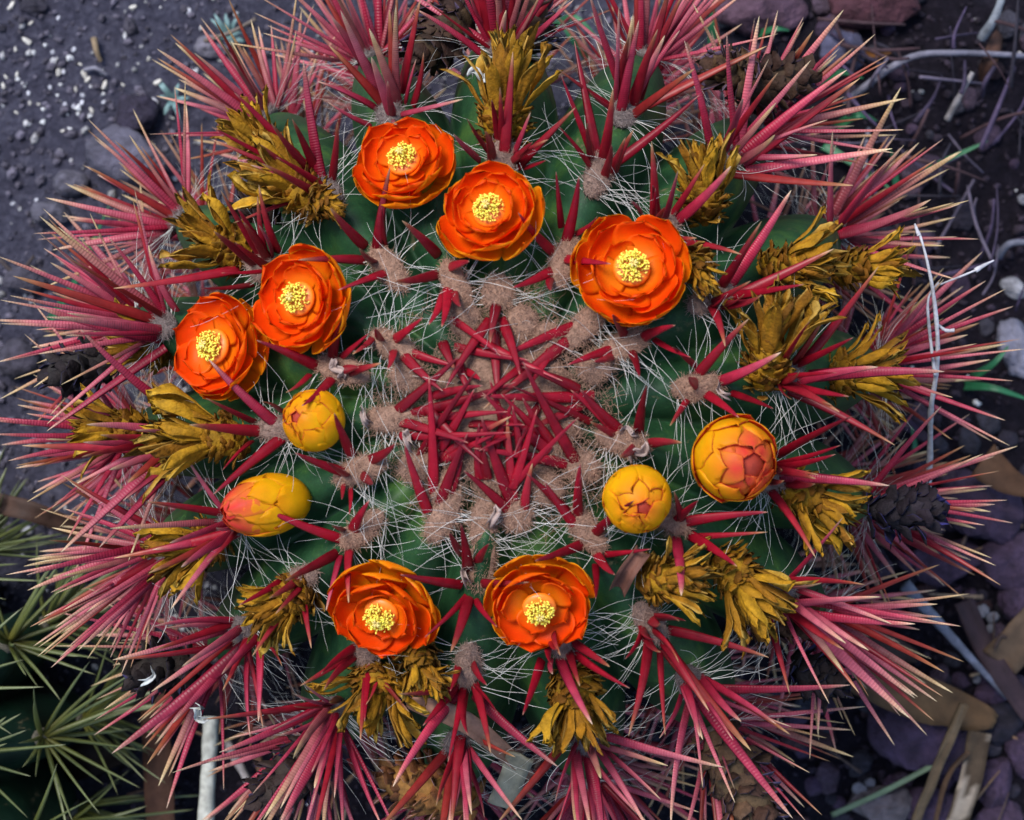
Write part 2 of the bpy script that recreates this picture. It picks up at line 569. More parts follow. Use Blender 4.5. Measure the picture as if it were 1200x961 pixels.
for a in AREOLES:
    inner = a['r'] < 140
    lvl = 0 if a['r'] < 240 else (1 if a['r'] < 330 else 2)
    ln = 0.0075 if inner else (0.0118 if a['r'] < 340 else 0.0095)
    wd = 0.0064 if inner else 0.0055
    th = 0.0030
    c = a['pos'] - a['down'] * (0 if inner else 0.004)
    mt = frame_mat(c + a['n'] * 0.0022, a['down'] * ln, a['side'] * wd, a['n'] * th)
    o = link('areole', random.choice(PADS[lvl]), cactus, mt)
    a['obj'] = o; a['mat'] = mt
    wool = (WOOL_IN, (WOOL_IN + WOOL_OUT) / 2, WOOL_OUT)[lvl]
    vis = a['px'] is not None
    for k in range(420 if vis else 30):
        q = RNG.normal(size=3); q[2] = abs(q[2]); q = nrm(q)
        p = c + a['n'] * 0.0022 + a['down'] * ln * q[0] * 0.95 + a['side'] * wd * q[1] * 0.95 + a['n'] * th * q[2] * 0.9
        d = a['down'] * q[0] + a['side'] * q[1] + a['n'] * (q[2] + 0.2)
        fuzz.add(p, d + RNG.normal(size=3) * 0.45, RNG.uniform(0.0014, 0.0036), 0.00011, wool * RNG.uniform(0.8, 1.55))
    # long white bristles combed sideways over the grooves
    if a['r'] > 120:
        for k in range(int(RNG.integers(18, 26)) if vis else 16):
            sg = -1 if RNG.random() < 0.5 else 1
            d = a['side'] * sg + a['down'] * RNG.normal(0.10, 0.5) + a['n'] * RNG.uniform(0.10, 0.55)
            p = c + a['side'] * sg * wd * 0.7 + a['down'] * RNG.uniform(-0.9, 0.9) * ln + a['n'] * 0.002
            g = RNG.uniform(0.5, 0.85)
            bristles.add(p, d, RNG.uniform(0.016, 0.040), RNG.uniform(0.00008, 0.00015), (g, g * 0.97, g * 0.90), -a['n'] * 0.05)
    else:
        for k in range(8):
            d = RNG.normal(size=3) + a['n'] * 0.6
            bristles.add(c + a['n'] * 0.003, d, RNG.uniform(0.012, 0.03), 0.00015, (0.55, 0.48, 0.44), -a['n'] * 0.05)

# woolly crown at the growing tip
V, F = uv_sphere(40, 20)
out = []
for v in V:
    d = 1 + 0.06 * snoise(v, 6, 1.0) + 0.04 * snoise(v, 15, 2.0)
    out.append((v[0] * 0.030 * d, v[1] * 0.030 * d, v[2] * 0.0065 * d))
mb = MB(); mb.add(out, F, WOOL_IN * 0.9)
crown = link('crown_wool', mb.mesh('crown_wool', M_WOOL), cactus, Matrix.Translation((0, 0, APEX_Z + 0.0005)))
for k in range(4200):
    rr = 0.036 * math.sqrt(RNG.random()); aa = RNG.uniform(0, 2 * PI)
    p = np.array((rr * math.cos(aa), rr * math.sin(aa), APEX_Z + 0.0055 * math.sqrt(max(0, 1 - (rr / 0.036) ** 2))))
    fuzz.add(p, RNG.normal(size=3) + np.array((0, 0, 0.9)), RNG.uniform(0.002, 0.0055), 0.00012, WOOL_IN * RNG.uniform(0.75, 1.45))
for k in range(5200):      # loose wool between the young areoles
    rr = 0.052 * math.sqrt(RNG.uniform(0.15, 1)); aa = RNG.uniform(0, 2 * PI)
    if snoise((rr * math.cos(aa), rr * math.sin(aa), 0), 70, 4.0) < -0.05: continue
    s_ = body.s_for_px(rr * 2990)
    p, n_, d_, sd_ = body.crest(s_, aa)
    fuzz.add(p - n_ * 0.001, RNG.normal(size=3) + n_ * 0.5, RNG.uniform(0.003, 0.008), 0.00012, WOOL_IN * RNG.uniform(0.7, 1.4))
tag(link('wool_fuzz', fuzz.mesh('wool_fuzz', M_FUZZ, 0.5, 3), cactus), kind='stuff')
tag(link('white_bristles', bristles.mesh('white_bristles', M_BRISTLE, 0.15, 9), cactus), kind='stuff')

# ------------------------------------------------------------------ spines
def lerp3(stops, t):
    for (p0, c0), (p1, c1) in zip(stops[:-1], stops[1:]):
        if t <= p1:
            k = (t - p0) / (p1 - p0 + 1e-9)
            return np.array(c0) * (1 - k) + np.array(c1) * k
    return np.array(stops[-1][1])

TONES = {
 'crimson': [(0, (0.215, 0.003, 0.012)), (0.55, (0.245, 0.005, 0.016)), (0.92, (0.21, 0.007, 0.020)), (0.97, (0.30, 0.08, 0.07)), (1, (0.45, 0.26, 0.18))],
 'red':     [(0, (0.190, 0.004, 0.012)), (0.45, (0.250, 0.009, 0.020)), (0.72, (0.255, 0.022, 0.028)), (0.88, (0.29, 0.085, 0.04)), (1, (0.48, 0.34, 0.18))],
 'magenta': [(0, (0.200, 0.005, 0.018)), (0.35, (0.285, 0.014, 0.038)), (0.75, (0.36, 0.045, 0.080)), (0.90, (0.38, 0.12, 0.10)), (1, (0.56, 0.44, 0.30))],
 'pink':    [(0, (0.220, 0.008, 0.022)), (0.30, (0.36, 0.045, 0.080)), (0.68, (0.44, 0.115, 0.14)), (0.88, (0.47, 0.24, 0.16)), (1, (0.60, 0.50, 0.30))],  # pink and magenta: own rose plus sky sheen put into the colour
 'rust':    [(0, (0.17, 0.010, 0.012)), (0.4, (0.235, 0.020, 0.018)), (0.72, (0.24, 0.036, 0.024)), (0.90, (0.28, 0.12, 0.05)), (1, (0.46, 0.33, 0.16))],
 'straw':   [(0, (0.20, 0.02, 0.03)), (0.35, (0.30, 0.075, 0.085)), (0.65, (0.36, 0.15, 0.115)), (0.85, (0.42, 0.28, 0.13)), (1, (0.58, 0.48, 0.27))],
 'dead':    [(0, (0.10, 0.04, 0.03)), (0.5, (0.18, 0.08, 0.05)), (1, (0.28, 0.18, 0.11))],
}
def unit_spine(tone, curve, seed, segs=14, sides=8, rings=46, flat=0.42):
    """spine along +Z with length 1 and half-width 1, flattened along X, bending towards X"""
    V, F, C, A = [], [], [], []
    rs = random.Random(seed)
    bend_y = rs.uniform(-1.3, 1.3)
    for j in range(segs + 1):
        t = j / segs
        w = (1 - t) ** (0.66 if tone in ('crimson', 'red') else 0.55) * (0.86 + 0.14 * math.sin(min(1, t * 4) * PI / 2)) + 0.02
        cx = curve * t * t
        cy = bend_y * t * t
        for k in range(sides):
            a = 2 * PI * k / sides
            V.append((cx + w * flat * math.cos(a), cy + w * math.sin(a), t))
            C.append(lerp3(TONES[tone], t)); A.append(t * rings if tone in ('magenta', 'pink', 'straw') else 0.0)
    for j in range(segs):
        for k in range(sides):
            k2 = (k + 1) % sides
            F.append((j * sides + k, j * sides + k2, (j + 1) * sides + k2, (j + 1) * sides + k))
    F.append(tuple(range(sides - 1, -1, -1)))
    F.append(tuple(segs * sides + k for k in range(sides)))
    return np.array(V), F, np.array(C), np.array(A)

SP = {}
def spine_variant(tone, k):
    key = (tone, k)
    if key not in SP:
        curve = (-2.4, -1.0, 0.8, 2.0, 3.4)[k % 5]
        g = unit_spine(tone, curve, sum(map(ord, tone)) % 97 + k)
        mb = MB(); mb.add(*g)
        SP[key] = (g, mb.mesh('spine', M_SPINE))
    return SP[key]

SPINES = []      # (length, areole, matrix as 4x4 numpy, tone, variant, priority)
def add_spine(ar, base, tip, hw, tone, up, prio, k=None):
    d = tip - base
    L = np.linalg.norm(d)
    x, y, z = axis_frame(d, up)
    M = np.eye(4)
    M[:3, 0] = x * hw; M[:3, 1] = y * hw; M[:3, 2] = d; M[:3, 3] = base
    SPINES.append((L, ar, M, tone, random.randrange(5) if k is None else k, prio))

def nearest_areole(px, py):
    return min((a for a in AREOLES if a['px']), key=lambda a: (a['px'][0] - px) ** 2 + (a['px'][1] - py) ** 2)

# traced spines: base pixel, tip pixel, width factor
T = [
 (590,190,603,62,1.1),(606,198,670,129,1),(576,184,542,142,.6),(602,184,620,138,.5),(620,202,645,188,.5),(562,190,519,152,.8),
 (648,297,600,253,1),(662,287,687,202,1),(658,304,708,310,.9),(650,316,600,345,.9),(645,325,637,350,.7),(657,267,652,209,.4),(673,276,708,260,.4),
 (698,182,673,47,.9),(705,193,722,110,1.1),(725,140,744,32,1),(707,202,825,120,1),(692,200,665,152,.5),
 (738,132,765,30,1.2),(750,130,897,52,1),(725,105,685,-12,1),(760,85,803,-15,1),(745,120,790,-20,1.1),
 (765,258,769,170,1),(751,255,744,230,.5),(776,262,793,212,.5),(790,262,870,198,1),(801,287,861,285,.8),
 (733,397,712,356,.9),(749,397,793,374,.9),(721,409,668,421,.9),(738,409,754,446,.7),(719,416,694,430,.6),(765,398,810,427,.3),
 (840,340,888,272,1),(850,338,932,227,1.1),(857,350,978,294,1.2),(843,359,880,354,.7),
 (814,441,874,368,1),(838,448,914,423,1),(815,450,800,448,1.2),(822,459,872,490,.9),(854,460,911,478,.5),(805,466,780,505,.4),(814,430,782,400,.4),
 (925,448,1028,420,1),(925,427,964,384,.8),(943,420,1033,317,1),(921,457,1049,512,1),(950,441,1106,425,1.3),
 (730,508,673,459,1.1),(747,508,751,448,1),(758,519,802,512,.9),(744,522,723,542,.8),(723,510,687,496,.5),
 (907,533,996,480,1),(904,547,978,540,.7),(904,556,1035,563,1.1),(898,572,960,639,.9),(982,551,1095,471,1),(904,544,985,528,.5),
 (794,611,900,593,1),(787,611,826,577,.8),(806,625,870,660,1),(790,628,806,704,1.1),(797,610,796,590,.8),(812,627,893,625,.4),
 (693,627,740,579,1),(677,618,631,565,1),(677,607,675,554,.9),(684,635,623,663,1),(698,646,719,688,.9),(698,667,701,706,.5),(708,648,754,646,.4),
 (758,748,751,855,1.1),(751,731,749,773,.8),(761,734,808,766,1.1),(781,735,907,763,1),(766,722,814,719,.8),(772,763,778,865,.4),
 (780,762,878,881,1.2),(808,802,922,965,1.3),(830,803,996,814,1.1),(803,828,770,965,1),(796,807,787,868,.6),(848,828,920,856,.5),
 (634,770,613,844,.9),(655,768,684,848,1),(673,763,723,805,.9),(645,770,640,790,.5),
 (664,850,588,965,1.2),(687,876,715,990,1.4),(700,855,845,906,1.1),(705,872,778,935,.6),(696,905,745,965,.9),(690,895,700,980,1),(675,900,650,970,.8),
 (549,667,546,621,1.1),(558,660,570,631,.7),(542,648,521,621,.7),(541,683,464,676,.9),(561,681,604,686,.9),(549,699,532,770,1.1),(556,705,576,736,.5),(540,708,507,745,.4),
 (537,798,478,826,.9),(536,810,447,915,1.1),(544,805,532,868,1.2),(555,798,585,828,.9),(560,823,645,906,1.1),(547,830,527,965,1.1),
 (538,870,500,947,1),(549,890,581,961,1),(542,880,525,975,1),(556,850,600,890,.5),
 (443,784,441,830,.8),(411,791,385,830,.9),(440,780,470,830,.6),
 (386,819,240,846,1),(396,826,340,876,1),(396,844,322,961,1.4),(415,862,436,965,1),(400,840,360,930,1),
 (403,630,308,605,1),(394,649,325,686,1),(411,642,404,692,.9),(393,660,384,706,.4),(415,622,418,600,1.2),(405,620,385,612,.6),
 (300,745,140,890,1.5),(305,742,262,782,.9),(325,745,306,854,1),(335,745,340,777,.5),(280,724,180,718,.9),(297,770,283,854,.9),(275,766,138,777,1),(290,775,200,840,1),
 (410,554,340,533,.9),(414,533,386,480,1),(432,540,478,522,1),(424,554,448,577,.9),(409,556,388,548,.9),(404,565,402,594,.3),(412,570,414,604,.3),
 (266,600,166,584,.7),(283,621,135,660,1.1),(200,625,71,561,1),(260,625,190,650,.8),
 (333,501,240,434,1.1),(311,505,212,498,1.1),(336,510,244,579,1.1),(333,482,308,459,.7),(301,494,244,469,.4),(294,519,262,540,.4),
 (393,441,358,483,1),(375,430,308,397,1),(391,423,393,367,1),(402,435,425,425,.8),(365,439,336,469,.4),(408,437,441,428,.8),(400,420,430,395,.4),
 (209,524,28,524,1.3),(202,515,113,512,1),(190,547,70,650,1.2),(219,544,113,646,1),(215,540,150,575,.9),
 (209,480,88,402,1.1),(193,397,42,370,1.2),(219,356,160,300,1),(205,441,53,505,.9),
 (306,313,244,270,1),(329,297,294,230,.9),(322,300,316,270,.7),(297,335,237,345,.9),(260,318,134,345,1),(320,318,260,325,.4),
 (461,400,491,379,.9),(448,400,437,379,.8),(462,409,461,436,.8),(440,395,415,420,.5),
 (429,290,380,245,1),(443,297,448,202,1),(427,306,354,300,.9),(457,320,408,333,.8),(440,308,425,305,.9),(452,290,445,240,.3),
 (514,300,478,260,1),(526,315,556,302,.9),(514,322,454,340,1),(526,335,524,388,1),(521,345,507,386,.8),(532,340,537,372,.7),
 (380,219,348,71,1.1),(375,209,341,131,.9),(385,225,330,180,.7),(378,222,300,195,.5),
 (457,124,390,10,1.3),(464,124,455,14,.9),(471,112,493,-5,1),(485,127,507,57,.9),(476,124,484,74,.5),(443,131,388,92,1),(435,150,385,129,.8),(452,128,397,60,1.1),
 (563,74,493,2,1),(606,85,675,-5,1),(593,71,588,-30,1.2),(578,50,535,-5,1),(585,72,586,25,1),
 (865,195,1010,92,1.4),(861,188,886,18,1.1),(858,191,985,75,1.2),(870,203,1045,176,1.1),(858,220,1000,223,1),(830,180,812,46,.9),(862,190,842,40,.9),
 (978,300,1098,251,1.5),(971,280,1052,170,1.2),(945,280,971,152,1),(975,290,1122,243,1.2),(965,285,1040,180,1),
 (911,706,1038,695,1),(978,727,1095,732,1),(914,678,1017,674,.9),(890,716,927,808,1),(918,712,1070,742,1.1),
 (930,735,1066,845,1.5),(925,740,1010,800,1.1),(940,735,1080,815,1.1),
 (990,580,1130,598,1.2),(1005,590,1165,600,1),(1000,585,1150,540,1),
]
BLOOMS = [(473, 188, 58, .033), (574, 247, 60, .033), (740, 315, 62, .033), (351, 350, 60, .033), (252, 406, 62, .033), (447, 718, 60, .033), (632, 712, 58, .033),
          (367, 493, 34, .030), (312, 592, 45, .028), (747, 585, 38, .032), (860, 538, 45, .036)]      # where flowers and buds stand, and how high
for (bx, by, tx, ty, wf) in T:
    ar = nearest_areole(bx, by)
    r, phi = px_polar(bx, by)
    s = body.s_for_px(min(r, 429))
    B, n, down, side = body.crest(s, phi)
    # stay on the wool of the areole even where the pixel falls off the crest
    off = B - ar['pos']
    lim = 0.011
    l = np.linalg.norm(off)
    if l > lim: B = ar['pos'] + off * lim / l
    B = B + n * 0.002
    Lexp = float(np.interp(r, [100, 200, 300, 380, 450], [0.026, 0.033, 0.045, 0.058, 0.064])) * (0.7 + 0.3 * min(wf, 1.1))
    lo, hi = -0.01, 0.06
    flat = unproject(tx, ty, B[2]) - B
    proj = np.linalg.norm(flat)
    dz = math.sqrt(max(Lexp ** 2 - proj ** 2, 0))
    dz = min(dz, (0.9 if r < 200 else 0.7 if r < 330 else 0.45) * Lexp)
    dz = max(dz, 0.12 * proj if r < 390 else -0.02 * proj)
    for (fx, fy, fr, fh) in BLOOMS:
        if math.hypot(tx - fx, ty - fy) < fr:
            dz = max(dz, surf_at(fx, fy)[0][2] + fh - B[2])
    tip = unproject(tx, ty, B[2] + dz)
    if r < 240: tone = random.choice(['crimson', 'crimson', 'crimson', 'red'])
    elif r < 330: tone = random.choice(['crimson', 'red', 'red', 'magenta'])
    elif r < 390: tone = random.choice(['red', 'magenta', 'magenta', 'red', 'rust'])
    else: tone = random.choice(['magenta', 'pink', 'magenta', 'pink', 'red'])
    add_spine(ar, B, tip, 0.0025 * (0.40 + 0.6 * wf), tone, n + np.array((0, 0, 0.6)), 1, random.choice((1, 2, 2, 3) if r < 200 else (0, 1, 2, 3)))

# spines leaning together over the crown
CT = [(440,100,260,330,1),(460,150,465,410,1.1),(490,95,580,300,1),(810,130,540,225,1),(790,190,480,430,1.2),(720,210,650,370,.8),(830,410,650,310,1),
 (900,440,480,455,1.2),(860,470,660,580,1),(830,745,610,370,1.1),(780,740,450,670,1),(700,680,440,480,1.2),(680,630,540,470,.8),(540,910,400,600,1.3),
 (545,900,510,590,1),(400,800,370,600,1),(220,920,300,650,1.1),(260,880,330,690,.8),(190,870,185,450,1),(90,520,470,430,1.1),(40,550,300,620,.9),
 (170,540,460,500,.7),(220,670,350,470,1),(190,730,470,550,1),(20,510,250,320,1),(50,250,170,390,1),(80,240,250,310,.7),(190,440,370,380,.8),
 (165,950,55,700,1),(525,950,375,800,.9),(590,950,610,770,.8),(780,950,655,825,.9),(830,950,825,770,.8),(999,590,860,440,1.1),(520,660,470,420,.8),
 (640,560,430,640,.7),(330,330,400,350,.6),(300,280,330,420,.7),(580,720,560,540,.8),(450,700,520,480,.8),(600,300,440,400,.7),(350,560,560,560,.6),
 (230,200,260,290,1),(470,30,440,150,1),(710,640,590,480,.8),(430,800,400,690,.9),(660,470,560,640,.7)]
for k in range(10):
    a_ = random.uniform(0, 2 * PI); r_ = random.uniform(300, 480)
    b_ = a_ + PI + random.uniform(-0.9, 0.9); l_ = random.uniform(220, 420)
    x0_, y0_ = 500 + r_ * math.cos(a_), 500 + r_ * math.sin(a_)
    CT.append((x0_, y0_, x0_ + l_ * math.cos(b_), y0_ + l_ * math.sin(b_), random.uniform(0.4, 0.95)))
for (a, b, c, d, wf) in CT:
    k = 260 / 999.0
    bx, by, tx, ty = 460 + a * k, 350 + b * k, 460 + c * k, 350 + d * k
    r, phi = px_polar(bx, by)
    B, n, down, side = body.crest(body.s_for_px(r), phi)
    B = B + n * (0.0035 if r > 90 else 0.006)
    tx, ty = bx + (tx - bx) * 1.22, by + (ty - by) * 1.22
    proj = math.hypot(tx - bx, ty - by) / 3000
    tip = unproject(tx, ty, B[2] + random.uniform(0.006, 0.014) + 0.18 * proj)
    add_spine(nearest_areole(bx, by), B, tip, 0.0025 * (0.40 + 0.6 * wf), random.choice(['crimson'] * 5 + ['red']), np.array((0, 0, 1.0)) + RNG.normal(size=3) * 0.18, 1, random.choice((1, 2)))

# spine fans on the flanks
for a in AREOLES:
    if a['px'] is not None and a['r'] < 270: continue
    mature = a['px'] is not None and a['r'] < 400
    cnt = (8 if a['r'] > 330 else 5) if mature else random.randint(18, 23)
    for k in range(cnt):
        az = RNG.uniform(0, 2 * PI)
        tilt = RNG.uniform(0.10, 1.20) if k > 4 else RNG.uniform(0.0, 0.7)
        d = a['n'] * math.cos(tilt) + (a['down'] * math.sin(az) * 0.8 + a['side'] * math.cos(az) * (1.0 if a['s'] < 1.05 else 1.35)) * math.sin(tilt)
        d = d + np.array((0, 0, 1.0)) * RNG.uniform(-0.05, 0.30)
        L = RNG.uniform(0.040, 0.069) * (1.0 if a['s'] < 1.3 else 0.9)
        if mature: L *= 0.8 if a['r'] > 330 else 0.6
        if mature: tilt = max(tilt, 0.45)
        B = a['pos'] + a['side'] * math.cos(az) * 0.0045 + a['down'] * math.sin(az) * 0.006 + a['n'] * 0.002
        tip = B + nrm(d) * L
        if mature and a['r'] < 340: tone = random.choice(['crimson', 'red', 'red'])
        elif a['s'] < 1.12: tone = random.choice(['magenta', 'magenta', 'pink', 'pink', 'pink', 'red', 'straw', 'straw', 'rust'])
        elif a['s'] < 1.4: tone = random.choice(['pink', 'pink', 'straw', 'straw', 'rust', 'magenta', 'red'])
        else: tone = random.choice(['straw', 'dead', 'rust', 'dead', 'pink'])
        hw = RNG.uniform(0.0010, 0.0018) if k > 4 else RNG.uniform(0.0017, 0.0025)
        add_spine(a, B, tip, hw, tone, a['n'] * 0.3 + np.array((0, 0, 1.0)), 0 if a['s'] < 1.3 else -1)

SPINES.sort(key=lambda t: (-t[5], -t[0] * np.linalg.norm(t[2][:3, 1])))
rest = [[], [], [], []]
rest_n = 0
for i, (L, ar, M, tone, k, prio) in enumerate(SPINES):
    g, me = spine_variant(tone, k)
    if i < 300:
        o = link('spine', me, ar['obj'])
        inv = ar['mat'].inverted()
        o.matrix_parent_inverse = inv
        o.matrix_basis = Matrix(M.tolist())
    else:
        V = g[0] @ M[:3, :3].T + M[:3, 3]
        rest[0].append(V); rest[1].append(np.array([q for q in g[1] if len(q) == 4]) + rest_n); rest[2].append(g[2]); rest[3].append(g[3])
        rest_n += len(V)
if rest_n:
    tag(link('flank_spines', quad_mesh('flank_spines', *[np.concatenate(r) for r in rest], M_SPINE), cactus), kind='stuff')

# ------------------------------------------------------------------ petals and flowers
def petal_mesh(name, mat, prof, W, tipw=0.5, nu=11, nv=11, cup=1.0, ruffle=0.0, seed=0, cin=None, cout=None, thick=0.00014, point=0.0):
    """prof(v)->(r,z) in metres; petal lies in the XZ plane facing +X, width along Y"""
    top = np.zeros((nu, nv, 3)); bot = np.zeros((nu, nv, 3))
    ci = np.zeros((nu, nv, 3)); co = np.zeros((nu, nv, 3))
    for i in range(nu):
        u = i / (nu - 1) * 2 - 1
        for j in range(nv):
            v = j / (nv - 1)
            shp = (0.35 + 0.65 * math.sin(min(1, v / 0.62) * PI / 2)) * (max(0.0, 1 - max(0.0, (v - 0.62) / 0.38) ** 2.4)) ** (0.5 + point)
            hw = W * max(shp, 0.04)
            y = u * hw
            vv = v * (1 - 0.06 * u * u * v)
            r, z = prof(vv)
            R = max(r, 0.003)
            ang = cup * y / R
            q = Vector((u * 1.3 + seed, v * 2.1, seed * 2.3))
            rf = ruffle * noise.noise(q) * v + ruffle * 0.35 * noise.noise(q * 3.1) * v * v
            if cup > 0.05:
                px_, py_ = (r + rf) - R / cup * (1 - math.cos(ang)), R / cup * math.sin(ang)
            else:
                px_, py_ = r + rf, y
            top[i, j] = (px_ - thick, py_, z + rf * 0.4)
            bot[i, j] = (px_ + thick, py_, z + rf * 0.4)
            ci[i, j] = cin(u, v); co[i, j] = cout(u, v)
    V, F = sheet(top, bot, nu, nv)
    C = np.concatenate([ci.reshape(-1, 3), co.reshape(-1, 3)])
    mb = MB(); mb.add(V, F, C)
    return mb.mesh(name, mat)

def bez(pts):
    P = np.array(pts, float)
    def f(v):
        v = min(max(v, 0), 1)
        Q = P.copy()
        while len(Q) > 1:
            Q = Q[:-1] * (1 - v) + Q[1:] * v
        return float(Q[0][0]), float(Q[0][1])
    return f

cm = 0.01
mixc = lambda a, b, t: np.array(a) * (1 - t) + np.array(b) * t
RED = (0.93, 0.080, 0.003); ORANGE = (0.93, 0.20, 0.004); GOLD = (0.90, 0.37, 0.008); YEL = (0.90, 0.55, 0.006); GREENY = (0.42, 0.40, 0.03)
def c_inner(u, v): return mixc(mixc(GOLD, ORANGE, min(1, v * 1.6)), RED, max(0, min(1, (v - 0.22) * 2.2)) * (1 - 0.30 * abs(u) ** 2))
def c_throat(u, v): return mixc(mixc(GOLD, ORANGE, 0.6), mixc(ORANGE, RED, 0.75), max(0, min(1, (v - 0.25) * 1.7)))
def c_mid_out(u, v): return mixc(GOLD, mixc(RED, ORANGE, 0.5 + 0.5 * abs(u)), max(0, min(1, (v - 0.2) * 1.5)))
def c_sepal_in(u, v): return mixc(GOLD, mixc(RED, ORANGE, 0.55), max(0, 1 - abs(u) ** 2) * min(1, v * 1.2))
def c_sepal_out(u, v): return mixc(mixc(GREENY, YEL, min(1, v * 3)), mixc(ORANGE, GOLD, 0.2 + 0.8 * abs(u) ** 1.5), max(0, min(1, (v - 0.35) * 1.5)))

WHORLS = [   # count, profile control points (cm), half width (cm), ruffle
 (7, [(0.45, 0.0), (1.60, 0.0), (2.30, 0.45), (2.16, 1.15)], 0.98, 0.0008, c_sepal_in, c_sepal_out),
 (6, [(0.40, 0.3), (1.40, 0.25), (2.10, 0.80), (1.96, 1.55)], 1.02, 0.0010, c_inner, c_sepal_out),
 (6, [(0.35, 0.6), (1.10, 0.62), (1.70, 0.95), (1.62, 1.72)], 1.08, 0.0012, c_inner, c_mid_out),
 (5, [(0.28, 0.8), (0.75, 0.90), (1.18, 1.02), (1.20, 1.50)], 0.86, 0.0014, c_throat, c_mid_out)]
PETALS = []
for w, (cnt, pr, W, rf, ci, co) in enumerate(WHORLS):
    PETALS.append([petal_mesh('petal', M_PETAL, bez(np.array(pr) * cm), W * cm, cup=0.85, ruffle=rf, seed=w * 5 + k * 1.7, cin=ci, cout=co, point=0.05 * k) for k in range(3)])

def stamen_mesh(seed):
    rs = np.random.default_rng(seed)
    mb = MB()
    V, F = uv_sphere(18, 8)     # throat
    mb.add(V * np.array((0.72, 0.72, 0.25)) * cm + np.array((0, 0, 1.05 * cm)), F, (0.88, 0.20, 0.008))
    S, SF = uv_sphere(6, 4)
    for k in range(240):
        r = 0.62 * math.sqrt(rs.random()); a = rs.uniform(0, 2 * PI)
        h = 1.62 - 0.22 * (r / 0.62) ** 2 + rs.normal() * 0.09
        top = np.array((r * math.cos(a), r * math.sin(a), h)) * cm
        bot = np.array((r * 0.8 * math.cos(a), r * 0.8 * math.sin(a), 1.25)) * cm
        V, F = tube([bot, (bot + top) / 2 + rs.normal(size=3) * 0.0002, top], 0.00017, 4, cap=False)
        mb.add(V, F, (0.80, 0.50, 0.06))
        sc = np.array((0.00031, 0.00031, 0.00058)) * rs.uniform(0.8, 1.25)
        ax = axis_frame(rs.normal(size=3) + np.array((0, 0, 0.6)), (1, 0, 0))
        Rm = np.stack(ax, axis=1)
        g = np.array((1, rs.uniform(0.85, 1.05), 1)) * rs.uniform(0.85, 1.05)
        mb.add((S * sc) @ Rm.T + top, SF, np.array((1.0, 0.90, 0.10)) * g)
    for k in range(7):   # stigma lobes
        a = 2 * PI * k / 7 + rs.normal() * 0.15
        p0 = np.array((0, 0, 1.68)) * cm
        p1 = np.array((0.12 * math.cos(a), 0.12 * math.sin(a), 1.84)) * cm
        p2 = np.array((0.20 * math.cos(a), 0.20 * math.sin(a), 1.80)) * cm
        V, F = tube([p0, p1, p2], [0.0003, 0.0003, 0.00015], 5)
        mb.add(V, F, (0.80, 0.62, 0.20))
    return mb.mesh('stamens', M_STAMEN)
STAM = [stamen_mesh(k) for k in range(3)]

def receptacle_mesh():
    mb = MB()
    pts = [(0, 0, -0.9), (0, 0, -0.4), (0, 0, 0.0), (0, 0, 0.3), (0, 0, 0.55)]
    V, F = tube(np.array(pts) * cm, np.array((0.85, 1.05, 1.15, 0.95, 0.4)) * cm, 20)
    mb.add(V, F, (0.34, 0.36, 0.03))
    return mb.mesh('flower', M_PETAL)
RECEPT = receptacle_mesh()

def petal_place(o, azim, tilt=0.0, scale=1.0, lift=0.0):
    o.matrix_local = Matrix.Rotation(azim, 4, 'Z') @ Matrix.Translation((0, 0, lift)) @ Matrix.Rotation(tilt, 4, 'Y') @ Matrix.Scale(scale, 4)

# outline centre, stamen centre (photo), size in px
FLOWERS = [((473, 188), (466, 172), 118), ((574, 247), (567, 238), 121), ((740, 315), (741, 309), 129), ((351, 350), (336, 347), 122),
           ((252, 406), (234, 403), 126), ((447, 718), (439, 735), 124), ((632, 712), (633, 729), 118)]
FL_LIFT = 0.010
for i, ((ox, oy), (sx, sy), size) in enumerate(FLOWERS):
    pos, n, down, side = surf_at(ox, oy)
    scale = size / 126.0
    # the axis: outward lean read from how far the stamens sit from the outline's centre
    lean = np.array((sx - ox, -(sy - oy), 0)) / 2850.0 / 0.011
    ax = nrm(np.array((0, 0, 1.0)) + lean * 1.15)
    base = pos + n * FL_LIFT - np.array((ax[0], ax[1], 0)) * 0.008
    z_mid = base[2] + 0.010
    q = unproject(ox, oy, z_mid)
    base[0], base[1] = q[0] - ax[0] * 0.010, q[1] - ax[1] * 0.010
    x, y, z = axis_frame(ax, (math.cos(i * 1.9), math.sin(i * 1.9), 0))
    f = link('flower', RECEPT, cactus, frame_mat(base, x * scale, y * scale, z * scale))
    rs = random.Random(100 + i)
    ph = rs.uniform(0, 6); opening = rs.uniform(-0.10, 0.14)
    for w, (cnt, *_r) in enumerate(WHORLS):
        for k in range(cnt):
            p = link('petal', PETALS[w][rs.randrange(3)], f)
            petal_place(p, ph + w * 0.45 + 2 * PI * k / cnt + rs.uniform(-0.14, 0.14), opening + rs.uniform(-0.08, 0.12), rs.uniform(0.92, 1.07), rs.uniform(-0.0008, 0.0008))
    tag(link('stamens', STAM[i % 3], f, Matrix.Rotation(i * 0.8, 4, 'Z')), kind='stuff')

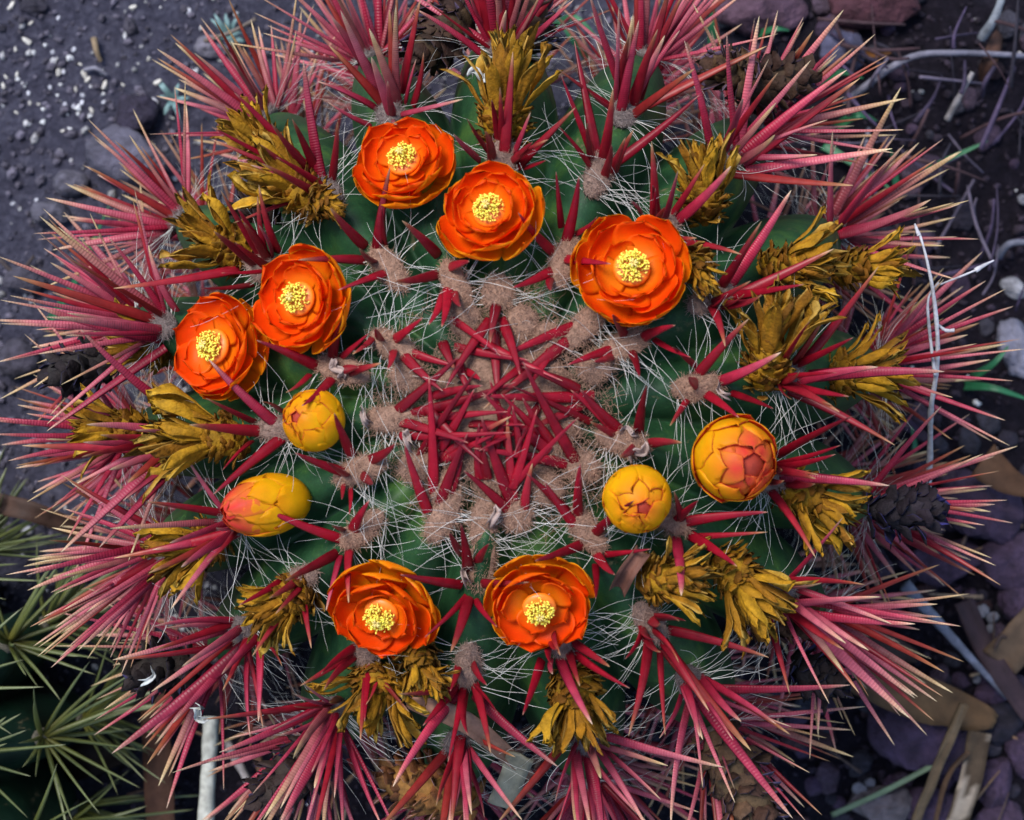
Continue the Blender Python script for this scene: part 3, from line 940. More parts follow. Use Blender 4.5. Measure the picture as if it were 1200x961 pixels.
# ---- buds
def bud_col(tipness):
    def inner(u, v): return mixc(ORANGE, (0.78, 0.06, 0.04), v)
    def outer(u, v):
        return mixc(mixc(GREENY, YEL, min(1, v * 2.5)), mixc(ORANGE, (0.82, 0.08, 0.05), tipness), max(0, min(1, (v - 0.72 + 0.45 * tipness) * 1.9)) * (1 - 0.3 * abs(u)))
    return inner, outer
def bud_set(rad, h, openness, warm):
    sets = []
    rows = [(6, 0.00, 0.58, 0.0), (6, 0.05, 0.76, 0.05), (6, 0.10, 0.90, 0.30), (5, 0.2, 1.00, 0.9), (5, 0.3, 1.08, 1.0)]
    for w, (cnt, b, t, tipn) in enumerate(rows):
        tipn *= warm
        sh = 1 - 0.025 * w
        def pr(v, b=b, t=t, sh=sh, w=w):
            a = (b + (t - b) * v)
            th = a * PI * 0.92
            r = rad * sh * math.sin(min(th, PI * 0.97) * 0.5 + 0.42 if False else max(0.22, min(th, 2.95)))
            z = h * 0.5 * (1 - math.cos(min(th, 2.95)))
            if openness and v > 0.5: r += rad * openness * (v - 0.5) ** 2 * 2
            return max(r, 0.0012), z
        ci, co = bud_col(tipn)
        sets.append((cnt, [petal_mesh('petal', M_PETAL, pr, rad * 0.62 * (1 - 0.08 * w), cup=0.95, ruffle=0.0004, seed=w + k * 3.3, cin=ci, cout=co, thick=0.00018) for k in range(2)]))
    return sets
def bud_core(rad, h):
    V, F = uv_sphere(16, 10)
    mb = MB()
    c = np.array([mixc(YEL, (0.7, 0.10, 0.06), max(0, min(1, v[2] * 1.2 - 0.1))) for v in V])
    mb.add(V * np.array((rad * 0.86, rad * 0.86, h * 0.47)) + np.array((0, 0, h * 0.47)), F, c)
    return mb.mesh('bud', M_PETAL)
# outline centre, width px, length px, lean towards the side (radians), direction of lean (photo degrees, 0 = right, 90 = up)
BUDS = [((367, 493), 68, 68, 0.55, 165, 0.0), ((312, 592), 68, 104, 1.05, 190, 0.0), ((747, 585), 75, 72, 0.25, -60, 0.0), ((860, 538), 90, 92, 0.40, -20, 0.25)]
for i, ((ox, oy), wpx, lpx, lean, ang, opn) in enumerate(BUDS):
    pos, n, down, side = surf_at(ox, oy)
    rad = wpx / 2 / 2780.0; h = lpx / 2780.0
    ax = np.array((math.sin(lean) * math.cos(math.radians(ang)), math.sin(lean) * math.sin(math.radians(ang)), math.cos(lean)))
    mid = unproject(ox, oy, pos[2] + 0.004 + h * 0.5 * math.cos(lean))
    base = mid - ax * h * 0.5
    x, y, z = axis_frame(ax, (1, 0.2, 0))
    b = link('bud', bud_core(rad, h), cactus, frame_mat(base, x, y, z))
    rs = random.Random(i + 40)
    for w, (cnt, ms) in enumerate(bud_set(rad, h, opn, (0.25, 1.2, 0.35, 1.0)[i])):
        for k in range(cnt):
            p = link('petal', ms[rs.randrange(2)], b)
            petal_place(p, w * 0.47 + 2 * PI * k / cnt + rs.uniform(-0.1, 0.1), 0, rs.uniform(0.97, 1.02))

# ---- withered flowers: scaly pod with a tuft of shrivelled petals
OC1, OC2, OC3 = (0.58, 0.315, 0.014), (0.25, 0.10, 0.006), (0.68, 0.47, 0.12)
def dry_col(seed):
    r2 = random.Random(seed); k = r2.random()
    base = mixc(OC2, OC1, k)
    return (lambda u, v: mixc(mixc(base, OC2, 0.5 * (1 - v)), OC3, 0.55 * abs(u) ** 3 * v)), (lambda u, v: mixc(base, OC2, 0.35))
DRYP = []
for k in range(10):
    rs = random.Random(k + 5)
    tw = rs.uniform(0.15, 0.7)
    pr = bez([(0.25 * cm, 0), (rs.uniform(0.3, 0.6) * cm, 0.6 * cm), (rs.uniform(0.3, 0.9) * cm, 1.4 * cm), (rs.uniform(0.2, 1.3) * cm, 2.1 * cm)])
    ci, co = dry_col(k)
    DRYP.append(petal_mesh('dried_petal', M_DRYPETAL, pr, rs.uniform(0.20, 0.36) * cm, cup=rs.uniform(0.4, 1.6), nu=7, nv=11, ruffle=0.0060, seed=k * 7.7, cin=ci, cout=co, point=0.25))
SCALEP = []
for k in range(4):
    ci, co = dry_col(k + 30)
    pr = bez([(0.0, 0), (0.10 * cm, 0.25 * cm), (0.34 * cm, 0.42 * cm), (0.38 * cm, 0.62 * cm)])
    top = petal_mesh('scale', M_DRYPETAL, pr, 0.33 * cm, cup=0.3, nu=4, nv=5, ruffle=0.0030, seed=k * 3.3, cin=ci, cout=co)
    V = np.array([v.co[:] for v in top.vertices]); Fq = [tuple(p.vertices) for p in top.polygons]
    cc = np.zeros(len(V) * 4, dtype=np.float32); top.attributes['col'].data.foreach_get('color', cc)
    SCALEP.append((V, Fq, cc.reshape(-1, 4)[:, :3]))
    bpy.data.meshes.remove(top)

def scaly_pod(name, mat, L, R, tint, rows=7, seed=0, scale_size=1.0, tuft=None):
    """core ellipsoid along +Z from 0 to L, covered in overlapping scales (core + one joined cover)"""
    rs = random.Random(seed)
    V, F = uv_sphere(16, 12)
    out = []
    for v in V:
        d = 1 + 0.12 * snoise(v, 3, seed)
        out.append((v[0] * R * 0.92 * d, v[1] * R * 0.92 * d, (v[2] * 0.5 + 0.5) * L))
    core = MB(); core.add(out, F, np.array(tint) * 0.7)
    cov = MB()
    for j in range(rows):
        t = (j + 0.4) / rows
        rr = R * math.sqrt(max(0.05, 1 - (2 * t - 1) ** 2)) * 0.92
        cnt = max(5, int(2 * PI * rr / (0.0042 * scale_size)))
        for k in range(cnt):
            a = 2 * PI * (k + 0.5 * (j % 2)) / cnt + rs.uniform(-0.1, 0.1)
            g = SCALEP[rs.randrange(4)]
            sc = scale_size * rs.uniform(0.75, 1.15)
            M = Matrix.Translation((rr * math.cos(a) * 0.9, rr * math.sin(a) * 0.9, t * L - 0.002)) @ Matrix.Rotation(a, 4, 'Z') @ Matrix.Rotation(rs.uniform(-0.6, 0.6), 4, 'X') @ Matrix.Rotation(rs.uniform(-0.5, 0.7) - (t - 0.5) * 0.9, 4, 'Y') @ Matrix.Scale(sc, 4)
            Mn = np.array(M)
            lum = rs.uniform(0.7, 1.25)
            cov.add(g[0] @ Mn[:3, :3].T + Mn[:3, 3], g[1], g[2] / np.array(OC1) * np.array(tint) * lum)
    if tuft:
        TL, opn = tuft
        for k in range(20):                         # small shrivelled petals and filaments of the tuft
            g = SCALEP[rs.randrange(4)]
            a = rs.uniform(0, 2 * PI); q = rs.random()
            tl = (0.1 + 0.8 * opn) * rs.uniform(0.1, 1.3)
            lx = (TL - L * 0.5) / (0.62 * cm) * rs.uniform(0.5, 0.95)
            M = Matrix.Translation((0, 0, L * rs.uniform(0.5, 0.85))) @ Matrix.Rotation(a, 4, 'Z') @ Matrix.Translation((R * 0.6 * q, 0, 0)) @ Matrix.Rotation(tl - 0.5, 4, 'Y') @ Matrix.Rotation(rs.uniform(-1, 1), 4, 'Z') @ Matrix.Diagonal((lx * 0.6, rs.uniform(0.35, 0.8), lx, 1))
            Mn = np.array(M)
            cov.add(g[0] @ Mn[:3, :3].T + Mn[:3, 3], g[1], g[2] * rs.uniform(0.6, 1.25))
    return core.mesh(name, mat), cov.mesh('scales', mat)

# centre px, direction the tuft points (photo deg), length px, width px, open tuft 0..1, darkness
DRIED = [((591, 112), 88, 125, 66, .35, 1.0), ((823, 212), 95, 95, 58, .35, 1.0), ((297, 160), 135, 85, 60, .4, .9), ((336, 215), 150, 105, 62, .45, 1.0),
 ((252, 280), 150, 105, 66, .45, .95), ((166, 402), 165, 80, 56, .3, .95), ((128, 503), 180, 85, 50, .25, .95), ((232, 512), 178, 125, 58, .3, 1.0),
 ((222, 645), 205, 100, 62, .5, .95), ((327, 710), 212, 85, 62, .6, .9), ((438, 822), -105, 90, 76, .95, 1.0), ((494, 782), -70, 60, 46, .6, .6),
 ((677, 828), -80, 95, 66, .6, .85), ((790, 676), 10, 85, 52, .5, 1.0), ((874, 690), -52, 105, 62, .45, 1.05), ((958, 588), -28, 98, 64, .5, .95),
 ((1008, 434), 12, 105, 60, .4, .95), ((903, 398), 82, 125, 56, .35, 1.0), ((937, 308), 10, 95, 56, .4, 1.0), ((1020, 312), 5, 85, 50, .3, .9), ((820, 320), -60, 52, 36, .1, .9),
 ((386, 240), -20, 40, 30, .2, 1.05), ((505, 795), -30, 50, 30, .4, .6)]
for i, ((ox, oy), ang, lpx, wpx, opn, dk) in enumerate(DRIED):
    r, phi = px_polar(ox, oy)
    pos, n, down, side = surf_at(ox, oy)
    L = lpx / 2650.0 * 0.94; R = wpx / 2 / 2650.0 * 0.74
    hgt = (0.014 if r < 420 else 0.010)
    dirp = np.array((math.cos(math.radians(ang)), math.sin(math.radians(ang)), 0.0))
    ax = nrm(dirp + np.array((0, 0, 1.0)) * float(np.interp(r, [200, 300, 430], [0.75, 0.45, 0.15])) )
    mid = unproject(ox, oy, pos[2] + hgt)
    base = mid - ax * L * 0.5
    x, y, z = axis_frame(ax, (0, 0, 1))
    podL = L * (0.55 if opn < 0.8 else 0.45)
    core, cov = scaly_pod('dried_flower', M_DRYPETAL, podL, R, mixc(OC2, OC1, 0.6) * dk, rows=8, seed=i + 3, scale_size=0.8, tuft=(L, opn))
    f = link('dried_flower', core, cactus, frame_mat(base, x, y, z))
    tag(link('scales', cov, f), kind='stuff')
    rs = random.Random(i + 900)
    cnt = 14 if lpx > 70 else 9
    for k in range(cnt):
        p = link('dried_petal', DRYP[rs.randrange(10)], f)
        inner = k % 3 == 0
        tl = (0.1 + 0.75 * opn) * rs.uniform(0.3, 1.2) * (0.4 if inner else 1)
        sc = (L - podL * 0.65) / (2.1 * cm) * rs.uniform(0.8, 1.12)
        M = Matrix.Translation((0, 0, podL * rs.uniform(0.55, 0.80))) @ Matrix.Rotation(2 * PI * k / cnt * 2.38 + rs.uniform(-0.3, 0.3), 4, 'Z') @ \
            Matrix.Translation((R * (0.1 if inner else 0.45), 0, 0)) @ Matrix.Rotation(tl, 4, 'Y') @ Matrix.Rotation(rs.uniform(-0.7, 0.7), 4, 'Z') @ Matrix.Diagonal((sc * rs.uniform(0.6, 1.0), sc * rs.uniform(0.7, 1.15), sc, 1))
        p.matrix_local = M

# ---- old dark fruits among the spines
CONES = [((520, 40), 225, 95, 48, (0.085, 0.050, 0.025)), ((614, 22), 80, 90, 56, (0.12, 0.075, 0.04)), ((905, 98), 10, 95, 44, (0.075, 0.042, 0.022)),
 ((858, 86), 160, 55, 34, (0.13, 0.075, 0.03)), ((866, 915), -60, 125, 60, (0.16, 0.10, 0.05)), ((345, 905), 225, 110, 60, (0.05, 0.033, 0.025)),
 ((505, 925), 165, 110, 58, (0.36, 0.17, 0.04)), ((96, 432), 190, 80, 44, (0.03, 0.024, 0.022)), ((1060, 598), 0, 80, 42, (0.03, 0.024, 0.03)),
 ((298, 255), 200, 50, 40, (0.05, 0.030, 0.018)), ((195, 785), 190, 85, 44, (0.035, 0.025, 0.02)), ((905, 722), 0, 90, 46, (0.16, 0.07, 0.025)), ((960, 790), -20, 60, 40, (0.03, 0.022, 0.02))]
for i, ((ox, oy), ang, lpx, wpx, col) in enumerate(CONES):
    r, phi = px_polar(ox, oy)
    pos, n, down, side = surf_at(ox, oy)
    zz = 0.222 if r < 480 else 0.205
    L = lpx / 2580.0; R = wpx / 2 / 2580.0
    ax = nrm(np.array((math.cos(math.radians(ang)), math.sin(math.radians(ang)), 0.12)))
    base = unproject(ox, oy, zz) - ax * L * 0.5
    x, y, z = axis_frame(ax, (0, 0, 1))
    core, cov = scaly_pod('old_fruit', M_CONE, L, R, np.array(col) * 0.9, rows=8, seed=i + 70, scale_size=1.25)
    f = link('old_fruit', core, cactus, frame_mat(base, x, y, z))
    mb = cov
    tag(link('scales', cov, f), kind='stuff')

# ------------------------------------------------------------------ things lying around the cactus
def on_ground(px, py, lift=0.0):
    q = unproject(px, py, 0.0)
    z = ground_z(q[0], q[1])
    q = unproject(px, py, z)
    return np.array((q[0], q[1], z + lift))

GPX = 2200.0
def rock_mesh(seed, col, rough=0.42, cut=0.0):
    V, F = uv_sphere(26, 16)
    out, cc = [], []
    rs = random.Random(seed)
    planes = [(nrm((rs.gauss(0, 1), rs.gauss(0, 1), rs.gauss(0, 1))), rs.uniform(0.62 - cut, 0.9 - cut * 0.6)) for _ in range(10)]
    for v in V:
        p = v.copy()
        for (n, d) in planes:                    # chip facets off
            k = float(np.dot(p, n))
            if k > d: p = p - n * (k - d) * 0.85
        p = p * (1 + rough * 0.35 * snoise(v, 2.2, seed) + rough * 0.22 * snoise(v, 6, seed + 3) + rough * 0.10 * snoise(v, 15, seed + 5))
        out.append(p)
        cc.append(np.array(col) * (1 + 0.45 * snoise(v, 3.5, seed + 9) + 0.35 * snoise(v, 9, seed + 4)))
    mb = MB(); mb.add(out, F, np.clip(cc, 0.003, 1))
    return mb.mesh('rock', M_ROCK)

PURPLE = (0.052, 0.032, 0.060); REDDISH = (0.062, 0.023, 0.032); GREY = (0.085, 0.080, 0.110); DARK = (0.020, 0.017, 0.028); PALE = (0.26, 0.26, 0.29)
ROCKS = [
 ((1072, 852), 108, 112, 20, PURPLE, 'large purple pitted rock beside the broad tan dry leaf', None),
 ((1166, 848), 44, 60, 70, DARK, 'smooth dark grey oval stone beside the spotted straw strip', None),
 ((1166, 915), 38, 66, 10, PURPLE, 'long purple rock below the smooth dark oval stone', 1), ((1172, 958), 60, 40, 0, PURPLE, 'purple rock lying below the other rocks by the spotted strip', 1), ((1092, 945), 80, 46, 15, PURPLE, 'flat purple rock under the leaning tan straw', 1), ((1030, 940), 70, 52, 0, (0.12, 0.10, 0.11), 'grey brown flattish stone under the green grass stem', None),
 ((1150, 592), 95, 80, 30, PURPLE, 'big purple rock under the blunt brown leaf', 1), ((1182, 655), 70, 66, 0, PURPLE, 'rounded purple rock below the blunt brown leaf', 1), ((1110, 660), 75, 48, -20, PURPLE, 'wide purple rock at the upper end of the grey stalk', 1), ((1092, 610), 40, 34, 0, PURPLE, 'small purple rock at the foot of the forked grey twig', 1),
 ((1195, 700), 50, 60, 0, PURPLE, 'purple rock above the tan bark piece', 1), ((1160, 812), 40, 26, 0, PURPLE, 'small purple rock at the tip of the grey stalk', 1), ((1195, 880), 36, 60, 0, PURPLE, 'narrow purple rock beside the smooth dark oval stone', 1), ((1128, 900), 40, 30, 0, PURPLE, 'small purple rock between straw and spotted strip', 1),
 ((1018, 5), 118, 62, 0, REDDISH, 'broad reddish purple rock with a dark hollow beneath it', None), ((890, 8), 105, 70, 0, (0.09, 0.05, 0.075), 'rounded mauve rock beside the upright green grass blade', None),
 ((985, 62), 56, 50, 0, (0.07, 0.07, 0.12), 'small bluish stone in the shadow of the reddish rock', None),
 ((1188, 338), 34, 24, 15, PALE, 'pale whitish stone beside the tangle of dry twigs', None), ((1190, 412), 44, 70, -15, (0.15, 0.15, 0.20), 'smooth bluish grey stone beside a pair of grass blades', None),
 ((150, 185), 105, 66, 8, GREY, 'flat bluish grey slab half under the spines', None), ((160, 132), 50, 46, 0, (0.032, 0.026, 0.045), 'dark angular rock beside the white crumbs', None),
 ((62, 250), 44, 34, 0, (0.085, 0.08, 0.105), 'dull grey stone below the flat grey slab', 2), ((85, 215), 40, 30, 0, (0.085, 0.08, 0.105), 'small grey stone touching the flat grey slab', 2), ((40, 8), 30, 18, 0, (0.03, 0.027, 0.04), 'small black stone on the sandy soil', None),
 ((30, 330), 46, 34, 0, (0.06, 0.055, 0.075), 'grey stone beside the dark bent twig', 2), ((20, 420), 52, 44, 0, (0.05, 0.045, 0.062), 'dark grey stone on soil beside the spine tips', 2), ((250, 55), 40, 26, 0, (0.14, 0.13, 0.16), 'light grey stone beside the larger teal weed', 2)]
for i, ((px, py), w, h, rot, col, lab, grp) in enumerate(ROCKS):
    p = on_ground(px, py)
    th = min(w, h) / GPX * 0.42
    m = Matrix.Translation(p + np.array((0, 0, th * 0.45))) @ Matrix.Rotation(math.radians(-rot), 4, 'Z') @ Matrix.Diagonal((w / 2 / GPX * 1.1, h / 2 / GPX * 1.1, th, 1))
    o = link('volcanic_rock' if 'rock' in lab else 'stone', rock_mesh(i * 3 + 1, col), None, m)
    if grp == 1: tag(o, lab, 'rock', 'purple volcanic rocks in the gravel')
    elif grp == 2: tag(o, lab, 'stone', 'grey stones in the sandy soil')
    else: tag(o, lab, 'rock' if 'rock' in lab else 'stone')

MARKS = [((1072, 852), 'the large purple rock'), ((1166, 848), 'the smooth dark oval stone'), ((1130, 755), 'the bluish grey stalk'), ((1185, 565), 'the blunt brown leaf'),
 ((1018, 5), 'the broad reddish rock'), ((890, 8), 'the mauve rock'), ((1188, 338), 'the pale whitish stone'), ((1190, 412), 'the bluish grey stone'), ((1105, 190), 'the long green blade'),
 ((1100, 62), 'the pale bent branch'), ((1137, 915), 'the spotted dry strip'), ((1200, 745), 'the tan bark piece'), ((244, 900), 'the white stalk'), ((150, 185), 'the flat grey slab'),
 ((160, 132), 'the dark angular rock'), ((113, 60), 'the tan twig end'), ((40, 8), 'the small black stone'), ((268, 42), 'the larger teal weed'), ((205, 118), 'the small teal weed'), ((1090, 560), 'the grey forked twig'), ((1000, 790), 'the broad tan leaf'), ((560, 950), 'the lowest old fruit'), ((870, 950), 'the brown scaly fruit'), ((30, 330), 'the sunken grey stones')]
def near(px, py):
    return min(MARKS, key=lambda m: (m[0][0] - px) ** 2 + (m[0][1] - py) ** 2)[1]

# gravel pebbles on the dark side
PEB = [rock_mesh(200 + k, c) for k, c in enumerate([PURPLE, (0.036, 0.022, 0.04), (0.055, 0.036, 0.054), DARK, (0.042, 0.020, 0.023), (0.030, 0.028, 0.040)])]
def visible_spot(x0, x1, y0, y1, rmin=430):
    while True:
        px, py = random.uniform(x0, x1), random.uniform(y0, y1)
        if math.hypot(px - 592, py - 482) > rmin: return px, py
for k in range(190):
    px, py = visible_spot(900, 1210, 480, 970, 440) if k < 130 else visible_spot(820, 1210, -10, 420, 440)
    p = on_ground(px, py)
    s_ = random.uniform(9, 30) / 2 / GPX
    th = s_ * random.uniform(0.5, 0.8)
    m = Matrix.Translation(p + np.array((0, 0, th * 0.4))) @ Matrix.Rotation(random.uniform(0, 6.3), 4, 'Z') @ Matrix.Diagonal((s_ * random.uniform(0.9, 1.4), s_, th, 1))
    kk = random.randrange(6)
    tag(link('volcanic_pebble', PEB[kk], None, m), '%s %s pebble in the litter nearest %s' % ('tiny' if s_ * GPX < 7 else 'small' if s_ * GPX < 11 else 'larger', ('purple', 'dark plum', 'mauve', 'blackish', 'rusty', 'grey')[kk], near(px, py)), 'pebble', 'dark volcanic pebbles')

# grit too fine to count
gr = MB()
G_V, G_F = uv_sphere(5, 4)
for k in range(7500):
    px, py = random.uniform(-30, 1230), random.uniform(-30, 990)
    if math.hypot(px - 592, py - 482) < 340: continue
    p = on_ground(px, py)
    s_ = abs(random.gauss(0, 1)) * 0.0009 + 0.0006
    left = (-1.6 * p[0] + 1.5 * p[1] + 0.28) > 0.38
    base = np.array((0.10, 0.09, 0.12)) if left else np.array((0.024, 0.017, 0.028))
    if random.random() < (0.10 if left else 0.02): base = np.array((0.42, 0.41, 0.42))
    V = G_V * np.array((s_ * random.uniform(0.7, 1.6), s_, s_ * 0.8)) * (1 + 0.25 * RNG.normal(size=(len(G_V), 1)))
    a = random.uniform(0, 6.3); ca_, sa_ = math.cos(a), math.sin(a)
    V = np.stack([V[:, 0] * ca_ - V[:, 1] * sa_, V[:, 0] * sa_ + V[:, 1] * ca_, V[:, 2]], axis=1)
    gr.add(V + p + np.array((0, 0, s_ * 0.3)), G_F, base * random.uniform(0.5, 1.5))
tag(link('grit', gr.mesh('grit', M_ROCK), None), 'fine grit and gravel strewn over the soil', 'gravel', kind='stuff')

# white crumbs on the sandy soil
CR = [(13,10),(35,27),(20,57),(33,48),(38,60),(54,52),(68,23),(89,60),(82,67),(93,76),(22,87),(20,93),(4,103),(4,123),(33,110),(34,120),(46,122),(52,127),(18,132),(34,147),
 (50,143),(75,155),(82,150),(60,101),(75,82),(88,103),(103,95),(122,110),(123,120),(144,101),(147,37),(155,11),(222,12),(174,70),(186,98),(165,109),(183,120),(200,138),(90,128),(86,126),
 (76,123),(108,132),(70,85),(104,138),(277,18),(258,72),(15,240),(43,233),(110,128),(96,120),(80,132),(93,132),(68,112),(28,100),(8,90),(62,62),(72,100),(148,42),(100,88),(125,100),(98,113)]
CRM = [rock_mesh(300 + k, c, 0.9, 0.28) for k, c in enumerate([(0.60, 0.60, 0.61), (0.45, 0.45, 0.50), (0.54, 0.51, 0.46)])]
for m_ in CRM: m_.materials.clear(); m_.materials.append(M_PEBBLE)
for (px, py) in CR:
    p = on_ground(px + random.uniform(-2, 2), py + random.uniform(-2, 2))
    s_ = random.choice((5, 6, 6, 7, 8, 10)) / 2 / GPX
    m = Matrix.Translation(p + np.array((0, 0, s_ * 0.3))) @ Matrix.Rotation(random.uniform(0, 6.3), 4, 'Z') @ Matrix.Diagonal((s_ * random.uniform(1.0, 1.5), s_, s_ * 0.6, 1))
    kk = random.randrange(3)
    tag(link('white_crumb', CRM[kk], None, m), '%s %s crumb on sandy soil nearest %s' % ('tiny' if s_ * GPX < 3.2 else 'small' if s_ * GPX < 4.2 else 'larger', ('white', 'bluish white', 'cream')[kk], near(px, py)), 'crumb', 'white crumbs on the sandy soil')
GCR = rock_mesh(340, (0.17, 0.17, 0.20), 0.8)
for (px, py, w) in [(1148, 715, 14), (1160, 722, 12), (1158, 735, 9), (1142, 795, 8), (1075, 588, 10), (1018, 915, 10), (1005, 922, 14), (1133, 568, 9), (1170, 640, 8), (1195, 235, 10)]:
    p = on_ground(px, py); s_ = w / 2 / GPX
    m = Matrix.Translation(p + np.array((0, 0, s_ * 0.6 + 0.004))) @ Matrix.Rotation(random.uniform(0, 6.3), 4, 'Z') @ Matrix.Diagonal((s_ * 1.4, s_, s_ * 0.6, 1))
    tag(link('white_crumb', GCR, None, m), '%s whitish crumb among dark gravel nearest %s' % ('larger' if w > 9 else 'small', near(px, py)), 'crumb', 'white crumbs in the dark gravel')

# ---- blades, leaves and stalks
def spline(pts, n=14):
    P = np.array(pts, float)
    if len(P) == 2: P = np.array([P[0], (P[0] + P[1]) / 2, P[1]])
    out = []
    m = len(P) - 1
    for k in range(n + 1):
        t = k / n * m; i = min(int(t), m - 1); u = t - i
        p0, p1, p2, p3 = P[max(i - 1, 0)], P[i], P[i + 1], P[min(i + 2, m)]
        out.append(0.5 * ((2 * p1) + (p2 - p0) * u + (2 * p0 - 5 * p1 + 4 * p2 - p3) * u * u + (3 * p1 - p0 - 3 * p2 + p3) * u ** 3))
    return np.array(out)

def strap(name, pts, w0, mat, col, taper='both', thick=0.0008, cup=0.25, ruffle=0.0, seed=0, spots=None, n=16):
    """a leaf or blade: thin solid band along a 3-D line, keeled across"""
    P = spline(pts, n); nv = 5
    top = np.zeros((n + 1, nv, 3)); bot = np.zeros((n + 1, nv, 3)); cc = np.zeros((n + 1, nv, 3))
    for i in range(n + 1):
        t = i / n
        d = P[min(i + 1, n)] - P[max(i - 1, 0)]
        x, y, _ = axis_frame(d, (0, 0, 1))
        k = {'both': math.sin(PI * (0.08 + 0.88 * t)) ** 0.6, 'tip': (1 - t) ** 0.7 + 0.04, 'none': 1.0}[taper]
        for j in range(nv):
            u = j / (nv - 1) * 2 - 1
            q = Vector((P[i][0] * 60 + seed, u * 1.2, P[i][1] * 60))
            off = y * u * w0 / 2 * k * (1 + 0.12 * noise.noise(q * 1.7)) + x * (cup * w0 * (u * u - 0.5) * k + ruffle * noise.noise(q))
            top[i, j] = P[i] + off + x * thick; bot[i, j] = P[i] + off - x * thick
            g = 1 + 0.3 * noise.noise(q * 2.3) + (0.15 if abs(u) < 0.3 else 0)
            c = np.array(col) * g
            if spots is not None and noise.noise(q * 0.9 + Vector((3, 1, 7))) > 0.1: c = np.array(spots)
            cc[i, j] = c
    V, F = sheet(top, bot, n + 1, nv)
    mb = MB(); mb.add(V, F, np.concatenate([cc.reshape(-1, 3)] * 2))
    return link(name, mb.mesh(name, mat))

def gpts(*pp):
    """(px, py, height) triples -> world points above the ground"""
    out = []
    for (px, py, h) in pp:
        q = on_ground(px, py); out.append(unproject(px, py, q[2] + h))
    return out

GREEN = (0.022, 0.13, 0.055)
BLADES = [([(52, 385, .004), (88, 330, .02), (128, 240, .03)], 10, 'curved green grass blade on the sandy soil beside the cactus'),
 ([(1060, 216, .004), (1105, 190, .02), (1158, 165, .03)], 11, 'long green grass blade crossing the twig tangle'),
 ([(965, 170, .004), (1005, 195, .012), (1045, 222, .016)], 11, 'green grass blade lying under the spine tips by the twigs'),
 ([(1052, 230, .004), (1048, 200, .012), (1044, 175, .018)], 10, 'short upright green blade at the foot of the long grass blade'),
 ([(838, 90, .004), (834, 40, .02), (838, -10, .03)], 14, 'broad upright green grass blade beside the mauve rock'),
 ([(960, 100, .004), (985, 85, .02), (1012, 92, .012)], 11, 'arched green grass blade bending over a small bluish stone'),
 ([(980, 150, .004), (1005, 135, .02), (1028, 142, .012)], 12, 'arched green grass blade curling down beside the dry twigs'),
 ([(885, 42, .004), (908, 34, .02), (925, 36, .016)], 9, 'small green grass blade in front of the mauve rock'),
 ([(1130, 452, .004), (1165, 455, .02), (1210, 470, .02)], 11, 'green grass blade reaching under the bluish grey stone'),
 ([(1140, 442, .006), (1165, 425, .02), (1182, 405, .02)], 10, 'green grass blade standing beside the bluish grey stone'),
 ([(640, 40, .004), (672, 20, .02), (700, 45, .02)], 10, 'green grass blade growing behind the upper spines'),
 ([(690, 70, .004), (670, 45, .02), (650, 15, .02)], 10, 'thin green blade crossing behind the old fruit'),
 ([(1065, 540, .004), (1072, 525, .02), (1068, 500, .02)], 10, 'short green blade under the grey twig'),
 ([(975, 955, .006), (1040, 925, .02), (1100, 893, .026)], 6, 'pale green grass stem lying over the purple rocks')]
for k, (pp, w, lab) in enumerate(BLADES):
    tag(strap('grass_blade', gpts(*pp), w / GPX, M_GRASS, (0.16, 0.22, 0.12) if 'pale' in lab else GREEN, 'tip' if k != 13 else 'none', 0.0004, 0.2, 0, k), lab, 'grass')
# pale sprigs
for k, (px, py) in enumerate([(268, 42), (205, 118)]):
    root = link('weed_sprig', None, None, Matrix.Translation(on_ground(px, py)))
    tag(root, ['pale teal weed sprig on soil beside a tan twig', 'small pale teal weed sprig touching the spine tips'][k], 'weed')
    for j in range(12):
        a = random.uniform(0, 6.3); l = random.uniform(0.006, 0.013)
        o = strap('leaf', [np.zeros(3), np.array((math.cos(a) * l * .6, math.sin(a) * l * .6, 0.006)), np.array((math.cos(a) * l, math.sin(a) * l, 0.005))], 0.0030, M_GRASS, (0.16, 0.27, 0.27), 'tip', 0.0003, 0.2, 0, j, n=6)
        o.parent = root

